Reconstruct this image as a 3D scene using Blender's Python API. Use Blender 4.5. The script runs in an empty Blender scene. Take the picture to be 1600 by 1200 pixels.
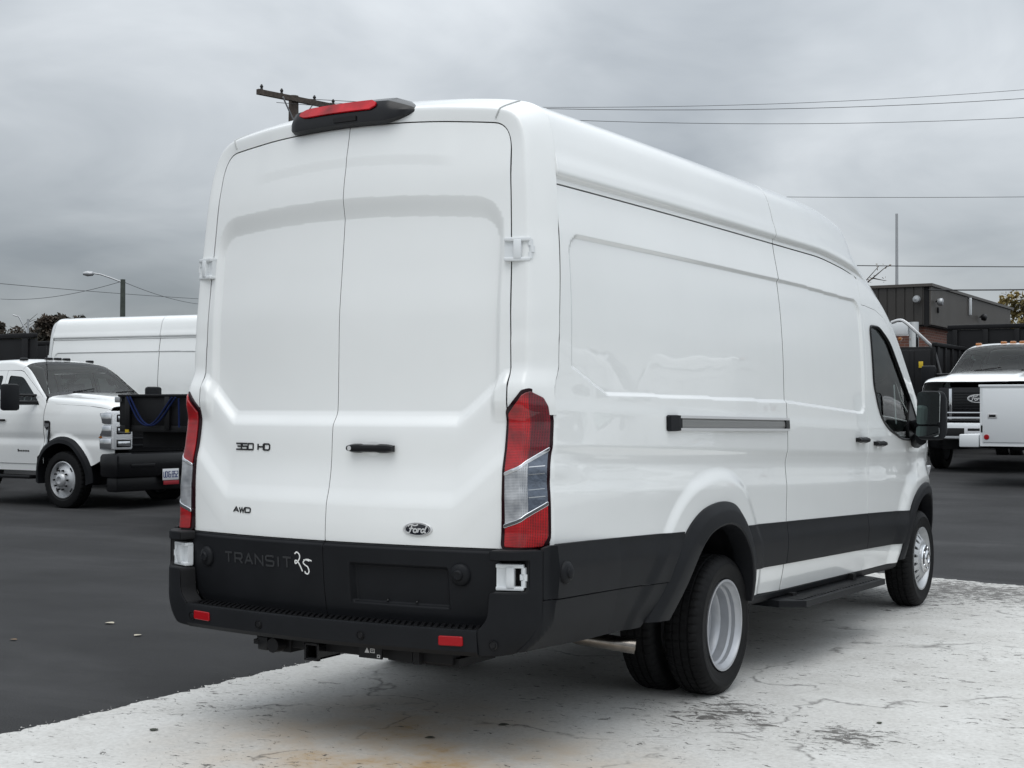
import bpy, bmesh, math, random
import numpy as np
from mathutils import Vector, Matrix
from mathutils.geometry import delaunay_2d_cdt
random.seed(7); np.random.seed(7)
R_ = math.radians
scene = bpy.context.scene
C = scene.collection

# ---------------------------------------------------------------- camera, sky, sun, exposure
cam_d = bpy.data.cameras.new('camera'); cam = bpy.data.objects.new('camera', cam_d); C.objects.link(cam); scene.camera = cam
CY, CP, CR, CF = -0.536666973, 0.0183726262, 0.00280173402, 2221.85
cam.location = (3.7219, -4.68553, 1.41878)
_f = Vector((math.sin(CY)*math.cos(CP), math.cos(CY)*math.cos(CP), math.sin(CP)))
_r = Vector((math.cos(CY), -math.sin(CY), 0)); _u = _r.cross(_f)
_r2 = _r*math.cos(CR)+_u*math.sin(CR); _u2 = -_r*math.sin(CR)+_u*math.cos(CR)
cam.rotation_euler = Matrix((_r2, _u2, -_f)).transposed().to_euler()
cam_d.sensor_width = 36; cam_d.lens = CF/1600*36; cam_d.clip_end = 2000; cam_d.clip_start = .05

SUN_EL, SUN_AZ = R_(64), R_(168)        # azimuth clockwise from +Y
world = bpy.data.worlds.new('World'); scene.world = world; world.use_nodes = True
wn = world.node_tree; wn.nodes.clear()
def wnode(t, **k):
    n = wn.nodes.new(t)
    for a, b in k.items(): setattr(n, a, b)
    return n
def wmath(op, a, b=None):
    n = wnode('ShaderNodeMath', operation=op)
    for i, v in enumerate((a, b)):
        if v is None: continue
        if isinstance(v, (int, float)): n.inputs[i].default_value = v
        else: wn.links.new(v, n.inputs[i])
    return n.outputs[0]
w_out = wnode('ShaderNodeOutputWorld'); w_bg1 = wnode('ShaderNodeBackground'); w_bg2 = wnode('ShaderNodeBackground'); w_add = wnode('ShaderNodeAddShader')
sky = wnode('ShaderNodeTexSky', sky_type='NISHITA'); sky.sun_disc = False; sky.sun_elevation = SUN_EL; sky.sun_rotation = SUN_AZ
wn.links.new(sky.outputs[0], w_bg1.inputs[0]); w_bg1.inputs[1].default_value = .05*0.25
tc = wnode('ShaderNodeTexCoord'); sep = wnode('ShaderNodeSeparateXYZ'); wn.links.new(tc.outputs['Generated'], sep.inputs[0])
zc = wmath('MAXIMUM', sep.outputs[2], 0.0)
den = wmath('ADD', zc, .30)
comb = wnode('ShaderNodeCombineXYZ'); wn.links.new(wmath('DIVIDE', sep.outputs[0], den), comb.inputs[0]); wn.links.new(wmath('DIVIDE', sep.outputs[1], den), comb.inputs[1])
def wnoise(scale, det, off, dist=.0, rough=.5):
    mp = wnode('ShaderNodeMapping'); mp.inputs['Location'].default_value = off; wn.links.new(comb.outputs[0], mp.inputs[0])
    n = wnode('ShaderNodeTexNoise'); n.inputs['Scale'].default_value = scale; n.inputs['Detail'].default_value = det; n.inputs['Distortion'].default_value = dist; n.inputs['Roughness'].default_value = rough
    wn.links.new(mp.outputs[0], n.inputs[0]); return n.outputs['Fac']
n1 = wnoise(.75, 5, (3.1, 1.7, 0), .3); n2 = wnoise(2.6, 6, (8.3, 4.1, 2), .5, .5)
cl = wmath('ADD', wmath('MULTIPLY', n1, .68), wmath('MULTIPLY', n2, .32))
ramp = wnode('ShaderNodeValToRGB'); wn.links.new(cl, ramp.inputs[0])
e = ramp.color_ramp.elements
e[0].position = .40; e[0].color = (.325, .354, .384, 1); e[1].position = .61; e[1].color = (.66, .692, .718, 1)
m = e.new(.50); m.color = (.475, .507, .535, 1)
grad = wmath('ADD', .60, wmath('MULTIPLY', zc, 2.15))
# broad brightening toward the right of the view (thin cloud), as seen in the photograph
az = wmath('ADD', wmath('MULTIPLY', sep.outputs[0], .18), 1.12)
mulv = wnode('ShaderNodeVectorMath', operation='SCALE'); wn.links.new(ramp.outputs[0], mulv.inputs[0]); wn.links.new(wmath('MULTIPLY', grad, az), mulv.inputs['Scale'])
wn.links.new(mulv.outputs[0], w_bg2.inputs[0]); w_bg2.inputs[1].default_value = 1.0
wn.links.new(w_bg1.outputs[0], w_add.inputs[0]); wn.links.new(w_bg2.outputs[0], w_add.inputs[1]); wn.links.new(w_add.outputs[0], w_out.inputs[0])

sun_d = bpy.data.lights.new('sun', 'SUN'); sun_d.energy = 1.0; sun_d.angle = R_(50); sun_d.color = (1, .975, .94)
sun = bpy.data.objects.new('sun', sun_d); C.objects.link(sun)
_sd = Vector((math.sin(SUN_AZ)*math.cos(SUN_EL), math.cos(SUN_AZ)*math.cos(SUN_EL), math.sin(SUN_EL)))
sun.rotation_euler = _sd.to_track_quat('Z', 'Y').to_euler()
scene.view_settings.view_transform = 'Standard'; scene.view_settings.look = 'None'; scene.view_settings.exposure = -0.07; scene.view_settings.gamma = 1
scene.view_settings.use_curve_mapping = False
scene.render.engine = 'CYCLES'
scene.cycles.max_bounces = 8; scene.cycles.transparent_max_bounces = 16

# ---------------------------------------------------------------- materials
def mat(name, col, rough=.5, metal=0, coat=0, spec=.5, noise=None, bump=None, trans=0, coatr=.03):
    m = bpy.data.materials.new(name); m.use_nodes = True; nt = m.node_tree; b = nt.nodes['Principled BSDF']
    b.inputs['Base Color'].default_value = (*col, 1); b.inputs['Roughness'].default_value = rough; b.inputs['Metallic'].default_value = metal
    b.inputs['Coat Weight'].default_value = coat; b.inputs['Coat Roughness'].default_value = coatr; b.inputs['Specular IOR Level'].default_value = spec
    b.inputs['Transmission Weight'].default_value = trans
    t = nt.nodes.new('ShaderNodeTexCoord')
    if noise:
        sc, amt = noise
        n = nt.nodes.new('ShaderNodeTexNoise'); n.inputs['Scale'].default_value = sc; n.inputs['Detail'].default_value = 5; nt.links.new(t.outputs['Object'], n.inputs[0])
        r = nt.nodes.new('ShaderNodeMapRange'); r.inputs[3].default_value = 1-amt; r.inputs[4].default_value = 1+amt; r.inputs[1].default_value = .3; r.inputs[2].default_value = .7
        nt.links.new(n.outputs[0], r.inputs[0])
        v = nt.nodes.new('ShaderNodeVectorMath'); v.operation = 'SCALE'; v.inputs[0].default_value = col; nt.links.new(r.outputs[0], v.inputs['Scale']); nt.links.new(v.outputs[0], b.inputs['Base Color'])
    if bump:
        sc, st, di = bump
        n = nt.nodes.new('ShaderNodeTexNoise'); n.inputs['Scale'].default_value = sc; n.inputs['Detail'].default_value = 3; nt.links.new(t.outputs['Object'], n.inputs[0])
        bp = nt.nodes.new('ShaderNodeBump'); bp.inputs['Strength'].default_value = st; bp.inputs['Distance'].default_value = di
        nt.links.new(n.outputs[0], bp.inputs['Height']); nt.links.new(bp.outputs[0], b.inputs['Normal'])
    return m
WHITE = mat('white_paint', (.80, .81, .80), .3, coat=1.0, spec=.4, noise=(2.2, .012), coatr=.012)
# faint orange peel on the clear coat
_nt = WHITE.node_tree; _b = _nt.nodes['Principled BSDF']; _tc = _nt.nodes.new('ShaderNodeTexCoord')
_n = _nt.nodes.new('ShaderNodeTexNoise'); _n.inputs['Scale'].default_value = 5; _n.inputs['Detail'].default_value = 1; _nt.links.new(_tc.outputs['Object'], _n.inputs[0])
_bp = _nt.nodes.new('ShaderNodeBump'); _bp.inputs['Strength'].default_value = .25; _bp.inputs['Distance'].default_value = .004; _nt.links.new(_n.outputs[0], _bp.inputs['Height']); _nt.links.new(_bp.outputs[0], _b.inputs['Coat Normal'])
WHITE2 = mat('white_powder_coat', (.72, .74, .75), .4, coat=.3)
PLAST = mat('black_moulded_plastic', (.0105, .0112, .0130), .5, spec=.14, noise=(6, .12), bump=(900, .25, .0006))
PLAST2 = mat('black_smooth_plastic', (.008, .008, .009), .35, spec=.25)
GLOSSB = mat('gloss_black', (.006, .006, .007), .22, spec=.35)
DARK = mat('dark_void', (.006, .006, .007), .8)
UNDER = mat('underbody_black', (.009, .009, .010), .6, spec=.2, noise=(8, .3))
RUBBER = mat('tyre_rubber', (.0085, .0085, .009), .6, spec=.14, noise=(14, .2), bump=(250, .3, .001))
STEEL = mat('painted_steel_wheel', (.50, .51, .52), .38, metal=.55, noise=(20, .06))
STEEL2 = mat('silver_steel_wheel', (.42, .43, .45), .4, metal=.5, noise=(20, .06))
CHROME = mat('chrome', (.72, .73, .75), .08, metal=1)
ALU = mat('brushed_aluminium', (.60, .60, .60), .4, metal=.35)
EXH = mat('exhaust_steel', (.22, .20, .18), .22, metal=1, noise=(30, .2))
REDREF = mat('red_reflector', (.30, .004, .008), .25, spec=.25, bump=(400, .3, .001))
AMBER = mat('amber_lens', (.35, .12, .02), .25, coat=.5)
SEAT = mat('seat_cloth', (.05, .052, .056), .85, noise=(30, .2))
SEATL = mat('seat_plastic_cover', (.45, .5, .48), .25)
MIRR = mat('mirror_glass', (.50, .53, .53), .02, metal=1)
BADGE = mat('badge_black', (.01, .01, .011), .3)
CHALK = mat('white_chalk_pen', (.8, .8, .78), .7)
BLUEO = mat('oval_badge_enamel', (.006, .008, .014), .12, coat=.8)
LAMPIN = mat('lamp_reflector', (.78, .79, .80), .2, metal=.35, bump=(60, .8, .01))
BLUESTR = mat('blue_strap', (.010, .018, .065), .8, spec=.1)
YEL = mat('yellow_tag', (.6, .42, .02), .5)
PLATEW = mat('licence_plate', (.72, .73, .75), .4)
PLATEB = mat('plate_blue_print', (.02, .04, .16), .5)
TRBLACK = mat('black_truck_paint', (.007, .007, .008), .55, spec=.25, noise=(3, .2))
WOODP = mat('weathered_pole_wood', (.075, .06, .05), .9, noise=(9, .35), bump=(40, .6, .01))
GALV = mat('galvanised_steel', (.42, .43, .44), .45, metal=.6)
CABLE = mat('wire', (.02, .02, .022), .6)

def glass(name, tint, refl=1.0):
    m = bpy.data.materials.new(name); m.use_nodes = True; nt = m.node_tree; nt.nodes.clear()
    o = nt.nodes.new('ShaderNodeOutputMaterial'); mx = nt.nodes.new('ShaderNodeMixShader'); tr = nt.nodes.new('ShaderNodeBsdfTransparent'); gl = nt.nodes.new('ShaderNodeBsdfGlossy')
    fr = nt.nodes.new('ShaderNodeFresnel'); fr.inputs[0].default_value = 1.5
    tr.inputs[0].default_value = (*tint, 1); gl.inputs['Roughness'].default_value = .01; gl.inputs[0].default_value = (refl, refl, refl, 1)
    nt.links.new(fr.outputs[0], mx.inputs[0]); nt.links.new(tr.outputs[0], mx.inputs[1]); nt.links.new(gl.outputs[0], mx.inputs[2]); nt.links.new(mx.outputs[0], o.inputs[0])
    return m
GLASS = glass('tinted_glass', (.78, .86, .83), .55); GLASSD = glass('door_glass', (.72, .80, .78), .7)

def lens_mat(name, col, clear=False, seed=0):
    m = bpy.data.materials.new(name); m.use_nodes = True; nt = m.node_tree; b = nt.nodes['Principled BSDF']
    t = nt.nodes.new('ShaderNodeTexCoord'); sp = nt.nodes.new('ShaderNodeSeparateXYZ'); nt.links.new(t.outputs['Object'], sp.inputs[0])
    def mth(op, a, b_=None):
        n = nt.nodes.new('ShaderNodeMath'); n.operation = op
        for i, v in enumerate((a, b_)):
            if v is None: continue
            if isinstance(v, (int, float)): n.inputs[i].default_value = v
            else: nt.links.new(v, n.inputs[i])
        return n.outputs[0]
    gz = mth('ABSOLUTE', mth('SINE', mth('MULTIPLY', sp.outputs[2], 520))); gx = mth('ABSOLUTE', mth('SINE', mth('MULTIPLY', sp.outputs[0], 560)))
    grid = mth('MAXIMUM', gz, gx)
    nz = nt.nodes.new('ShaderNodeTexNoise'); nz.inputs['Scale'].default_value = 16; nz.inputs['Detail'].default_value = 2; nt.links.new(t.outputs['Object'], nz.inputs[0])
    fac = mth('MULTIPLY', mth('POWER', grid, 3.0) if not clear else grid, nz.outputs[0])
    r = nt.nodes.new('ShaderNodeValToRGB'); nt.links.new(fac, r.inputs[0])
    r.color_ramp.elements[0].position = .12; r.color_ramp.elements[1].position = .62
    if clear: r.color_ramp.elements[0].color = (.14, .15, .17, 1); r.color_ramp.elements[1].color = (.62, .63, .65, 1)
    else: r.color_ramp.elements[0].color = (*[c*.42 for c in col], 1); r.color_ramp.elements[1].color = (min(1, col[0]*2.0), col[1]*2.5, col[2]*2.5, 1)
    nt.links.new(r.outputs[0], b.inputs['Base Color'])
    b.inputs['Roughness'].default_value = .3; b.inputs['Specular IOR Level'].default_value = .35 if not clear else .6; b.inputs['Coat Weight'].default_value = .85 if not clear else 1; b.inputs['Coat Roughness'].default_value = .02
    if clear: b.inputs['Metallic'].default_value = .55
    bp = nt.nodes.new('ShaderNodeBump'); bp.inputs['Strength'].default_value = .5; bp.inputs['Distance'].default_value = .002; nt.links.new(grid, bp.inputs['Height']); nt.links.new(bp.outputs[0], b.inputs['Normal'])
    return m
REDL = lens_mat('red_lens', (.27, .001, .003)); REDD = lens_mat('dark_red_lens', (.10, .002, .006)); CLEARL = lens_mat('clear_lens', (0, 0, 0), True)
BORD = mat('maroon_lamp_housing', (.014, .002, .004), .15, spec=.3)

# ---------------------------------------------------------------- mesh helpers
def smooth(t): t = np.clip(t, 0, 1); return t*t*(3-2*t)
def lsmooth(t):                     # near-linear ramp with rounded ends
    t = np.clip(t, 0, 1); return .72*t+.28*(t*t*(3-2*t))
def link(name, me, parent=None, mats=()):
    for m_ in (mats if isinstance(mats, (list, tuple)) else [mats]): me.materials.append(m_)
    o = bpy.data.objects.new(name, me); C.objects.link(o)
    if parent is not None: o.parent = parent
    return o
def from_py(name, V, F, mats, parent=None, sm=False, normals=None, mi=None):
    me = bpy.data.meshes.new(name); me.from_pydata([tuple(map(float, v)) for v in V], [], F)
    if sm: me.shade_smooth()
    if mi is not None: me.polygons.foreach_set('material_index', mi)
    me.update()
    if normals is not None: me.normals_split_custom_set_from_vertices([tuple(map(float, n)) for n in normals])
    return link(name, me, parent, mats)
def empty(name, loc=(0, 0, 0), rz=0, label=None, cat=None, group=None):
    o = bpy.data.objects.new(name, None); C.objects.link(o); o.location = loc; o.rotation_euler = (0, 0, rz); o.empty_display_size = .2
    return tag(o, label, cat, group)
def tag(o, label=None, cat=None, group=None, kind=None):
    if label: o['label'] = label
    if cat: o['category'] = cat
    if group: o['group'] = group
    if kind: o['kind'] = kind
    return o
def resample(poly, h, closed=True):
    P = [np.array(p, float) for p in poly]; out = []
    n = len(P)
    for i in range(n if closed else n-1):
        a, b = P[i], P[(i+1) % n]; L = np.linalg.norm(b-a); k = max(1, int(math.ceil(L/h)))
        for j in range(k): out.append(a+(b-a)*j/k)
    if not closed: out.append(P[-1])
    return np.array(out)
def rnd(poly, r, n=5):
    """round the corners of a closed polygon; r a number or a list"""
    out = []; N = len(poly)
    for i in range(N):
        p0, p, p1 = (np.array(poly[(i+k) % N], float) for k in (-1, 0, 1)); ri = r[i] if isinstance(r, (list, tuple)) else r
        a, b = p0-p, p1-p; la, lb = np.linalg.norm(a), np.linalg.norm(b); d = min(ri, la*.45, lb*.45)
        if d < 1e-5: out.append(p); continue
        A, B = p+a/la*d, p+b/lb*d
        for k in range(n+1):
            t = k/n; out.append((1-t)**2*A+2*t*(1-t)*p+t*t*B)
    return out
def crom(pts, n=6):
    P = [np.array(p, float) for p in pts]; P = [2*P[0]-P[1]]+P+[2*P[-1]-P[-2]]; out = []
    for i in range(1, len(P)-2):
        for k in range(n):
            t = k/n; out.append(.5*((2*P[i])+(-P[i-1]+P[i+1])*t+(2*P[i-1]-5*P[i]+4*P[i+1]-P[i+2])*t*t+(-P[i-1]+3*P[i]-3*P[i+1]+P[i+2])*t**3))
    out.append(P[-2]); return out
def inside(pts, poly):
    x, y = pts[:, 0], pts[:, 1]; res = np.zeros(len(pts), bool); n = len(poly)
    for i in range(n):
        x0, y0 = poly[i]; x1, y1 = poly[(i+1) % n]
        if y0 == y1: continue
        c = ((y0 > y) != (y1 > y)) & (x < (x1-x0)*(y-y0)/(y1-y0)+x0); res ^= c
    return res
def patch(name, outline, fn, h, parent, mats, holes=(), flip=False, flange=.018, rr=.0022, vs=1.0):
    """trimmed surface: fn(U,V)->(N,3); boundary rolled over and turned inwards"""
    if vs != 1.0:                     # finer sampling along v
        outline = [(p[0], p[1]*vs) for p in outline]; holes = [[(p[0], p[1]*vs) for p in q] for q in holes]
    ring0 = resample(outline, h)
    area = .5*np.sum(ring0[:, 0]*np.roll(ring0[:, 1], -1)-np.roll(ring0[:, 0], -1)*ring0[:, 1])
    if area < 0: ring0 = ring0[::-1]
    rings = [ring0]
    for ho in holes:
        r_ = resample(ho, h); ar = .5*np.sum(r_[:, 0]*np.roll(r_[:, 1], -1)-np.roll(r_[:, 0], -1)*r_[:, 1])
        rings.append(r_[::-1] if ar > 0 else r_)
    B = np.concatenate(rings); lo, hi = ring0.min(0), ring0.max(0)
    gx = np.arange(lo[0]+h*.5, hi[0], h); gy = np.arange(lo[1]+h*.5, hi[1], h)
    G = np.array(np.meshgrid(gx, gy)).reshape(2, -1).T if len(gx) and len(gy) else np.zeros((0, 2))
    if len(G):
        k = inside(G, ring0)
        for r_ in rings[1:]: k &= ~inside(G, r_)
        G = G[k]
    if len(G):
        keep = np.ones(len(G), bool)
        for i in range(0, len(B), 200):
            d = ((G[:, None, :]-B[None, i:i+200, :])**2).sum(2).min(1); keep &= d > (h*.45)**2
        G = G[keep]
    P2 = np.concatenate([B, G]) if len(G) else B
    edges = []; s = 0
    for r_ in rings: n = len(r_); edges += [(s+i, s+(i+1) % n) for i in range(n)]; s += n
    res = delaunay_2d_cdt([Vector(p) for p in P2], edges, [], 0, 1e-7)
    V2 = np.array([tuple(v) for v in res[0]]); T = np.array([f for f in res[2] if len(f) == 3], int)
    cen = V2[T].mean(1); k = inside(cen, ring0)
    for r_ in rings[1:]: k &= ~inside(cen, r_)
    T = T[k]
    e_ = 1e-4
    def pn(Q):
        U, W_ = Q[:, 0], Q[:, 1]/vs
        P = fn(U, W_); du = fn(U+e_, W_)-fn(U-e_, W_); dv = fn(U, W_+e_)-fn(U, W_-e_)
        N = np.cross(du, dv); N /= np.maximum(np.linalg.norm(N, axis=1, keepdims=True), 1e-12)
        return P, (-N if flip else N)
    P, N = pn(V2); V = [P]; NN = [N]; F = [tuple(t[::-1]) if flip else tuple(t) for t in T]; base = len(P)
    mi = [0]*len(F); two = isinstance(mats, (list, tuple)) and len(mats) > 1
    if flange > 0:
        for r_ in rings:
            p, n = pn(r_); tan = np.roll(p, -1, 0)-np.roll(p, 1, 0); tan /= np.maximum(np.linalg.norm(tan, axis=1, keepdims=True), 1e-9)
            out = np.cross(tan, n); out = -out if flip else out
            m_ = len(p)
            rows = [(p, n), (p+out*rr*.7-n*rr*.3, n*.7+out*.7), (p+out*rr-n*rr, out), (p+out*rr-n*min(.0028, flange*.5), out), (p+out*rr*.9-n*flange, out)]
            ids = []
            for q, nq in rows:
                ids.append(base); V.append(q); NN.append(nq/np.maximum(np.linalg.norm(nq, axis=1, keepdims=True), 1e-9)); base += m_
            for a in range(4):
                for i in range(m_):
                    j = (i+1) % m_; f = (ids[a]+i, ids[a+1]+i, ids[a+1]+j, ids[a]+j)
                    F.append(f[::-1] if flip else f); mi.append(1 if (two and a == 3) else 0)
    return from_py(name, np.concatenate(V), F, mats, parent, True, np.concatenate(NN), mi)

class MB:
    def __init__(s): s.v = []; s.f = []; s.mi = []
    def add(s, V, F, m=0):
        b = len(s.v); s.v += [tuple(map(float, v)) for v in V]; s.f += [tuple(i+b for i in f) for f in F]; s.mi += [m]*len(F); return s
    def box(s, x0, x1, y0, y1, z0, z1, m=0, M=None, bev=0):
        if bev > 0:
            bm = bmesh.new(); bmesh.ops.create_cube(bm, size=1)
            for v in bm.verts: v.co = Vector(((x0+x1)/2+v.co.x*(x1-x0), (y0+y1)/2+v.co.y*(y1-y0), (z0+z1)/2+v.co.z*(z1-z0)))
            bmesh.ops.bevel(bm, geom=bm.edges[:], offset=bev, segments=2, affect='EDGES', profile=.5); bm.verts.ensure_lookup_table()
            V = [v.co.copy() for v in bm.verts]; F = [[v.index for v in f.verts] for f in bm.faces]; bm.free()
        else:
            V = [Vector((x, y, z)) for z in (z0, z1) for y in (y0, y1) for x in (x0, x1)]
            F = [(0, 2, 3, 1), (4, 5, 7, 6), (0, 1, 5, 4), (2, 6, 7, 3), (0, 4, 6, 2), (1, 3, 7, 5)]
        if M is not None: V = [M @ v for v in V]
        return s.add(V, F, m)
    def tube(s, pts, r, n=10, m=0, cap=True, rad=None):
        P = [Vector(p) for p in pts]; V = []; F = []; up = None
        for i, p in enumerate(P):
            t = (P[min(i+1, len(P)-1)]-P[max(i-1, 0)]).normalized()
            if up is None: up = Vector((0, 0, 1)) if abs(t.z) < .9 else Vector((1, 0, 0))
            a = t.cross(up).normalized(); up = a.cross(t).normalized(); q = rad[i] if rad else r
            for k in range(n): an = 2*math.pi*k/n; V.append(p+(a*math.cos(an)+up*math.sin(an))*q)
        for i in range(len(P)-1):
            for k in range(n): k2 = (k+1) % n; F.append((i*n+k, i*n+k2, (i+1)*n+k2, (i+1)*n+k))
        if cap: F.append(tuple(range(n))[::-1]); F.append(tuple((len(P)-1)*n+k for k in range(n)))
        return s.add(V, F, m)
    def lathe(s, prof, seg=48, M=None, m=0, fn=None):
        """prof: (radius, x) along the x axis"""
        V = []; F = []; k = len(prof)
        for j in range(seg):
            a = 2*math.pi*j/seg
            for i, (r, x) in enumerate(prof):
                if fn: r = fn(r, x, i, j)
                V.append(Vector((x, r*math.cos(a), r*math.sin(a))))
        for j in range(seg):
            j2 = (j+1) % seg
            for i in range(k-1): F.append((j*k+i, j*k+i+1, j2*k+i+1, j2*k+i))
        if M is not None: V = [M @ v for v in V]
        return s.add(V, F, m)
    def prism(s, poly, axis, a0, a1, m=0, M=None):
        """closed 2D polygon extruded along axis 0/1/2"""
        n = len(poly); V = []
        for a in (a0, a1):
            for (p, q) in poly: V.append(Vector({0: (a, p, q), 1: (p, a, q), 2: (p, q, a)}[axis]))
        F = [tuple(range(n)), tuple(range(n, 2*n))[::-1]]+[(i, i+n, (i+1) % n+n, (i+1) % n) for i in range(n)]
        if M is not None: V = [M @ v for v in V]
        return s.add(V, F, m)
    def build(s, name, mats, parent=None, sm=False, auto=35):
        me = bpy.data.meshes.new(name); me.from_pydata(s.v, [], s.f); me.polygons.foreach_set('material_index', s.mi); me.update()
        bm = bmesh.new(); bm.from_mesh(me); bmesh.ops.recalc_face_normals(bm, faces=bm.faces); bm.to_mesh(me); bm.free()
        o = link(name, me, parent, mats)
        if sm:
            me.shade_smooth(); me.set_sharp_from_angle(angle=R_(auto))
        return o

GL = {  # stroke glyphs in a unit box
 'T': [[(0, 1), (1, 1)], [(.5, 1), (.5, 0)]], 'R': [[(0, 0), (0, 1), (.85, 1), (1, .88), (1, .58), (.85, .45), (0, .45)], [(.55, .45), (1, 0)]],
 'A': [[(0, 0), (.5, 1), (1, 0)], [(.2, .33), (.8, .33)]], 'N': [[(0, 0), (0, 1), (1, 0), (1, 1)]],
 'S': [[(1, .9), (.88, 1), (.12, 1), (0, .88), (0, .62), (.12, .52), (.88, .48), (1, .38), (1, .12), (.88, 0), (.12, 0), (0, .1)]],
 'I': [[(.5, 0), (.5, 1)]], '3': [[(0, 1), (1, 1), (1, 0), (0, 0)], [(.25, .52), (1, .52)]], '5': [[(1, 1), (0, 1), (0, .54), (1, .54), (1, 0), (0, 0)]],
 '0': [[(.08, 0), (0, .1), (0, .9), (.08, 1), (.92, 1), (1, .9), (1, .1), (.92, 0), (.08, 0)]], 'H': [[(0, 0), (0, 1)], [(1, 0), (1, 1)], [(0, .52), (1, .52)]],
 'D': [[(0, 0), (0, 1), (.8, 1), (1, .8), (1, .2), (.8, 0), (0, 0)]], 'W': [[(0, 1), (.25, 0), (.5, .85), (.75, 0), (1, 1)]],
 'U': [[(0, 1), (0, .1), (.1, 0), (.9, 0), (1, .1), (1, 1)]], '1': [[(.2, .8), (.55, 1), (.55, 0)]], '6': [[(1, 1), (.1, 1), (0, .9), (0, 0), (1, 0), (1, .52), (0, .52)]],
 '8': [[(0, 0), (0, 1), (1, 1), (1, 0), (0, 0)], [(0, .52), (1, .52)]], '2': [[(0, 1), (1, 1), (1, .55), (0, .45), (0, 0), (1, 0)]], '-': [[(.2, .5), (.8, .5)]],
}
def ribbon(mb, pl, w, fn, d, m=0, closed=False):
    """a mitred flat stroke of width w and depth d laid on surface fn(u,v,off)"""
    P = [np.array(p, float) for p in pl]; n = len(P); L = []; Rr = []
    if np.allclose(P[0], P[-1]): closed = True; P = P[:-1]; n -= 1
    for i in range(n):
        a = P[i-1] if (i > 0 or closed) else None; b = P[(i+1) % n] if (i < n-1 or closed) else None
        d1 = (P[i]-a) if a is not None else (b-P[i]); d2 = (b-P[i]) if b is not None else d1
        d1 = d1/(np.linalg.norm(d1)+1e-9); d2 = d2/(np.linalg.norm(d2)+1e-9)
        n1 = np.array((-d1[1], d1[0])); n2 = np.array((-d2[1], d2[0])); nn = n1+n2; nn = nn/(np.linalg.norm(nn)+1e-9); k = min(1/max(nn@n1, .35), 2.0)
        L.append(P[i]+nn*w/2*k); Rr.append(P[i]-nn*w/2*k)
    V = [fn(*p, 0) for p in L]+[fn(*p, 0) for p in Rr]+[fn(*p, d) for p in L]+[fn(*p, d) for p in Rr]; F = []
    for i in range(n if closed else n-1):
        j = (i+1) % n
        F += [(2*n+i, 2*n+j, 3*n+j, 3*n+i), (i, j, 2*n+j, 2*n+i), (n+i, 3*n+i, 3*n+j, n+j)]
    if not closed: F += [(0, 2*n, 3*n, n), (n-1, 2*n-1, 4*n-1, 3*n-1)]
    mb.add(V, F, m)
def stroke_text(txt, x0, z0, wtot, hgt, fn, sw, d, mt, parent, gap=.25, name='letter'):
    units = [(.35 if ch in 'I1-' else (.6 if ch == ' ' else 1)) for ch in txt]; tot = sum(units)+gap*(len(txt)-1); w = wtot/tot; x = x0
    for ch, un in zip(txt, units):
        if ch != ' ':
            mb = MB()
            for pl in GL[ch]:
                q = [(x+((a-.5)*w*.7+un*w/2 if ch in 'I1' else a*w*un), z0+b*hgt) for a, b in pl]
                ribbon(mb, q, sw, fn, d)
            mb.build(name, mt, parent)
        x += (un+gap)*w

def copy_tree(o, parent=None, skip=()):
    c = o.copy(); C.objects.link(c); c.parent = parent
    for ch in list(o.children):
        if ch.name.split('.')[0] not in skip: copy_tree(ch, c, skip)
    return c
def pchip(x, xs, ys):
    xs = np.array(xs, float); ys = np.array(ys, float); h = np.diff(xs); d = np.diff(ys)/h; m_ = np.zeros_like(xs)
    for i in range(1, len(xs)-1):
        if d[i-1]*d[i] > 0: w1 = 2*h[i]+h[i-1]; w2 = h[i]+2*h[i-1]; m_[i] = (w1+w2)/(w1/d[i-1]+w2/d[i])
    m_[0], m_[-1] = d[0], d[-1]
    x = np.asarray(x, float); xc = np.clip(x, xs[0], xs[-1]); i = np.clip(np.searchsorted(xs, xc)-1, 0, len(xs)-2); t = (xc-xs[i])/h[i]
    return (1+2*t)*(1-t)**2*ys[i]+t*(1-t)**2*h[i]*m_[i]+t*t*(3-2*t)*ys[i+1]+t*t*(t-1)*h[i]*m_[i+1]

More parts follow.
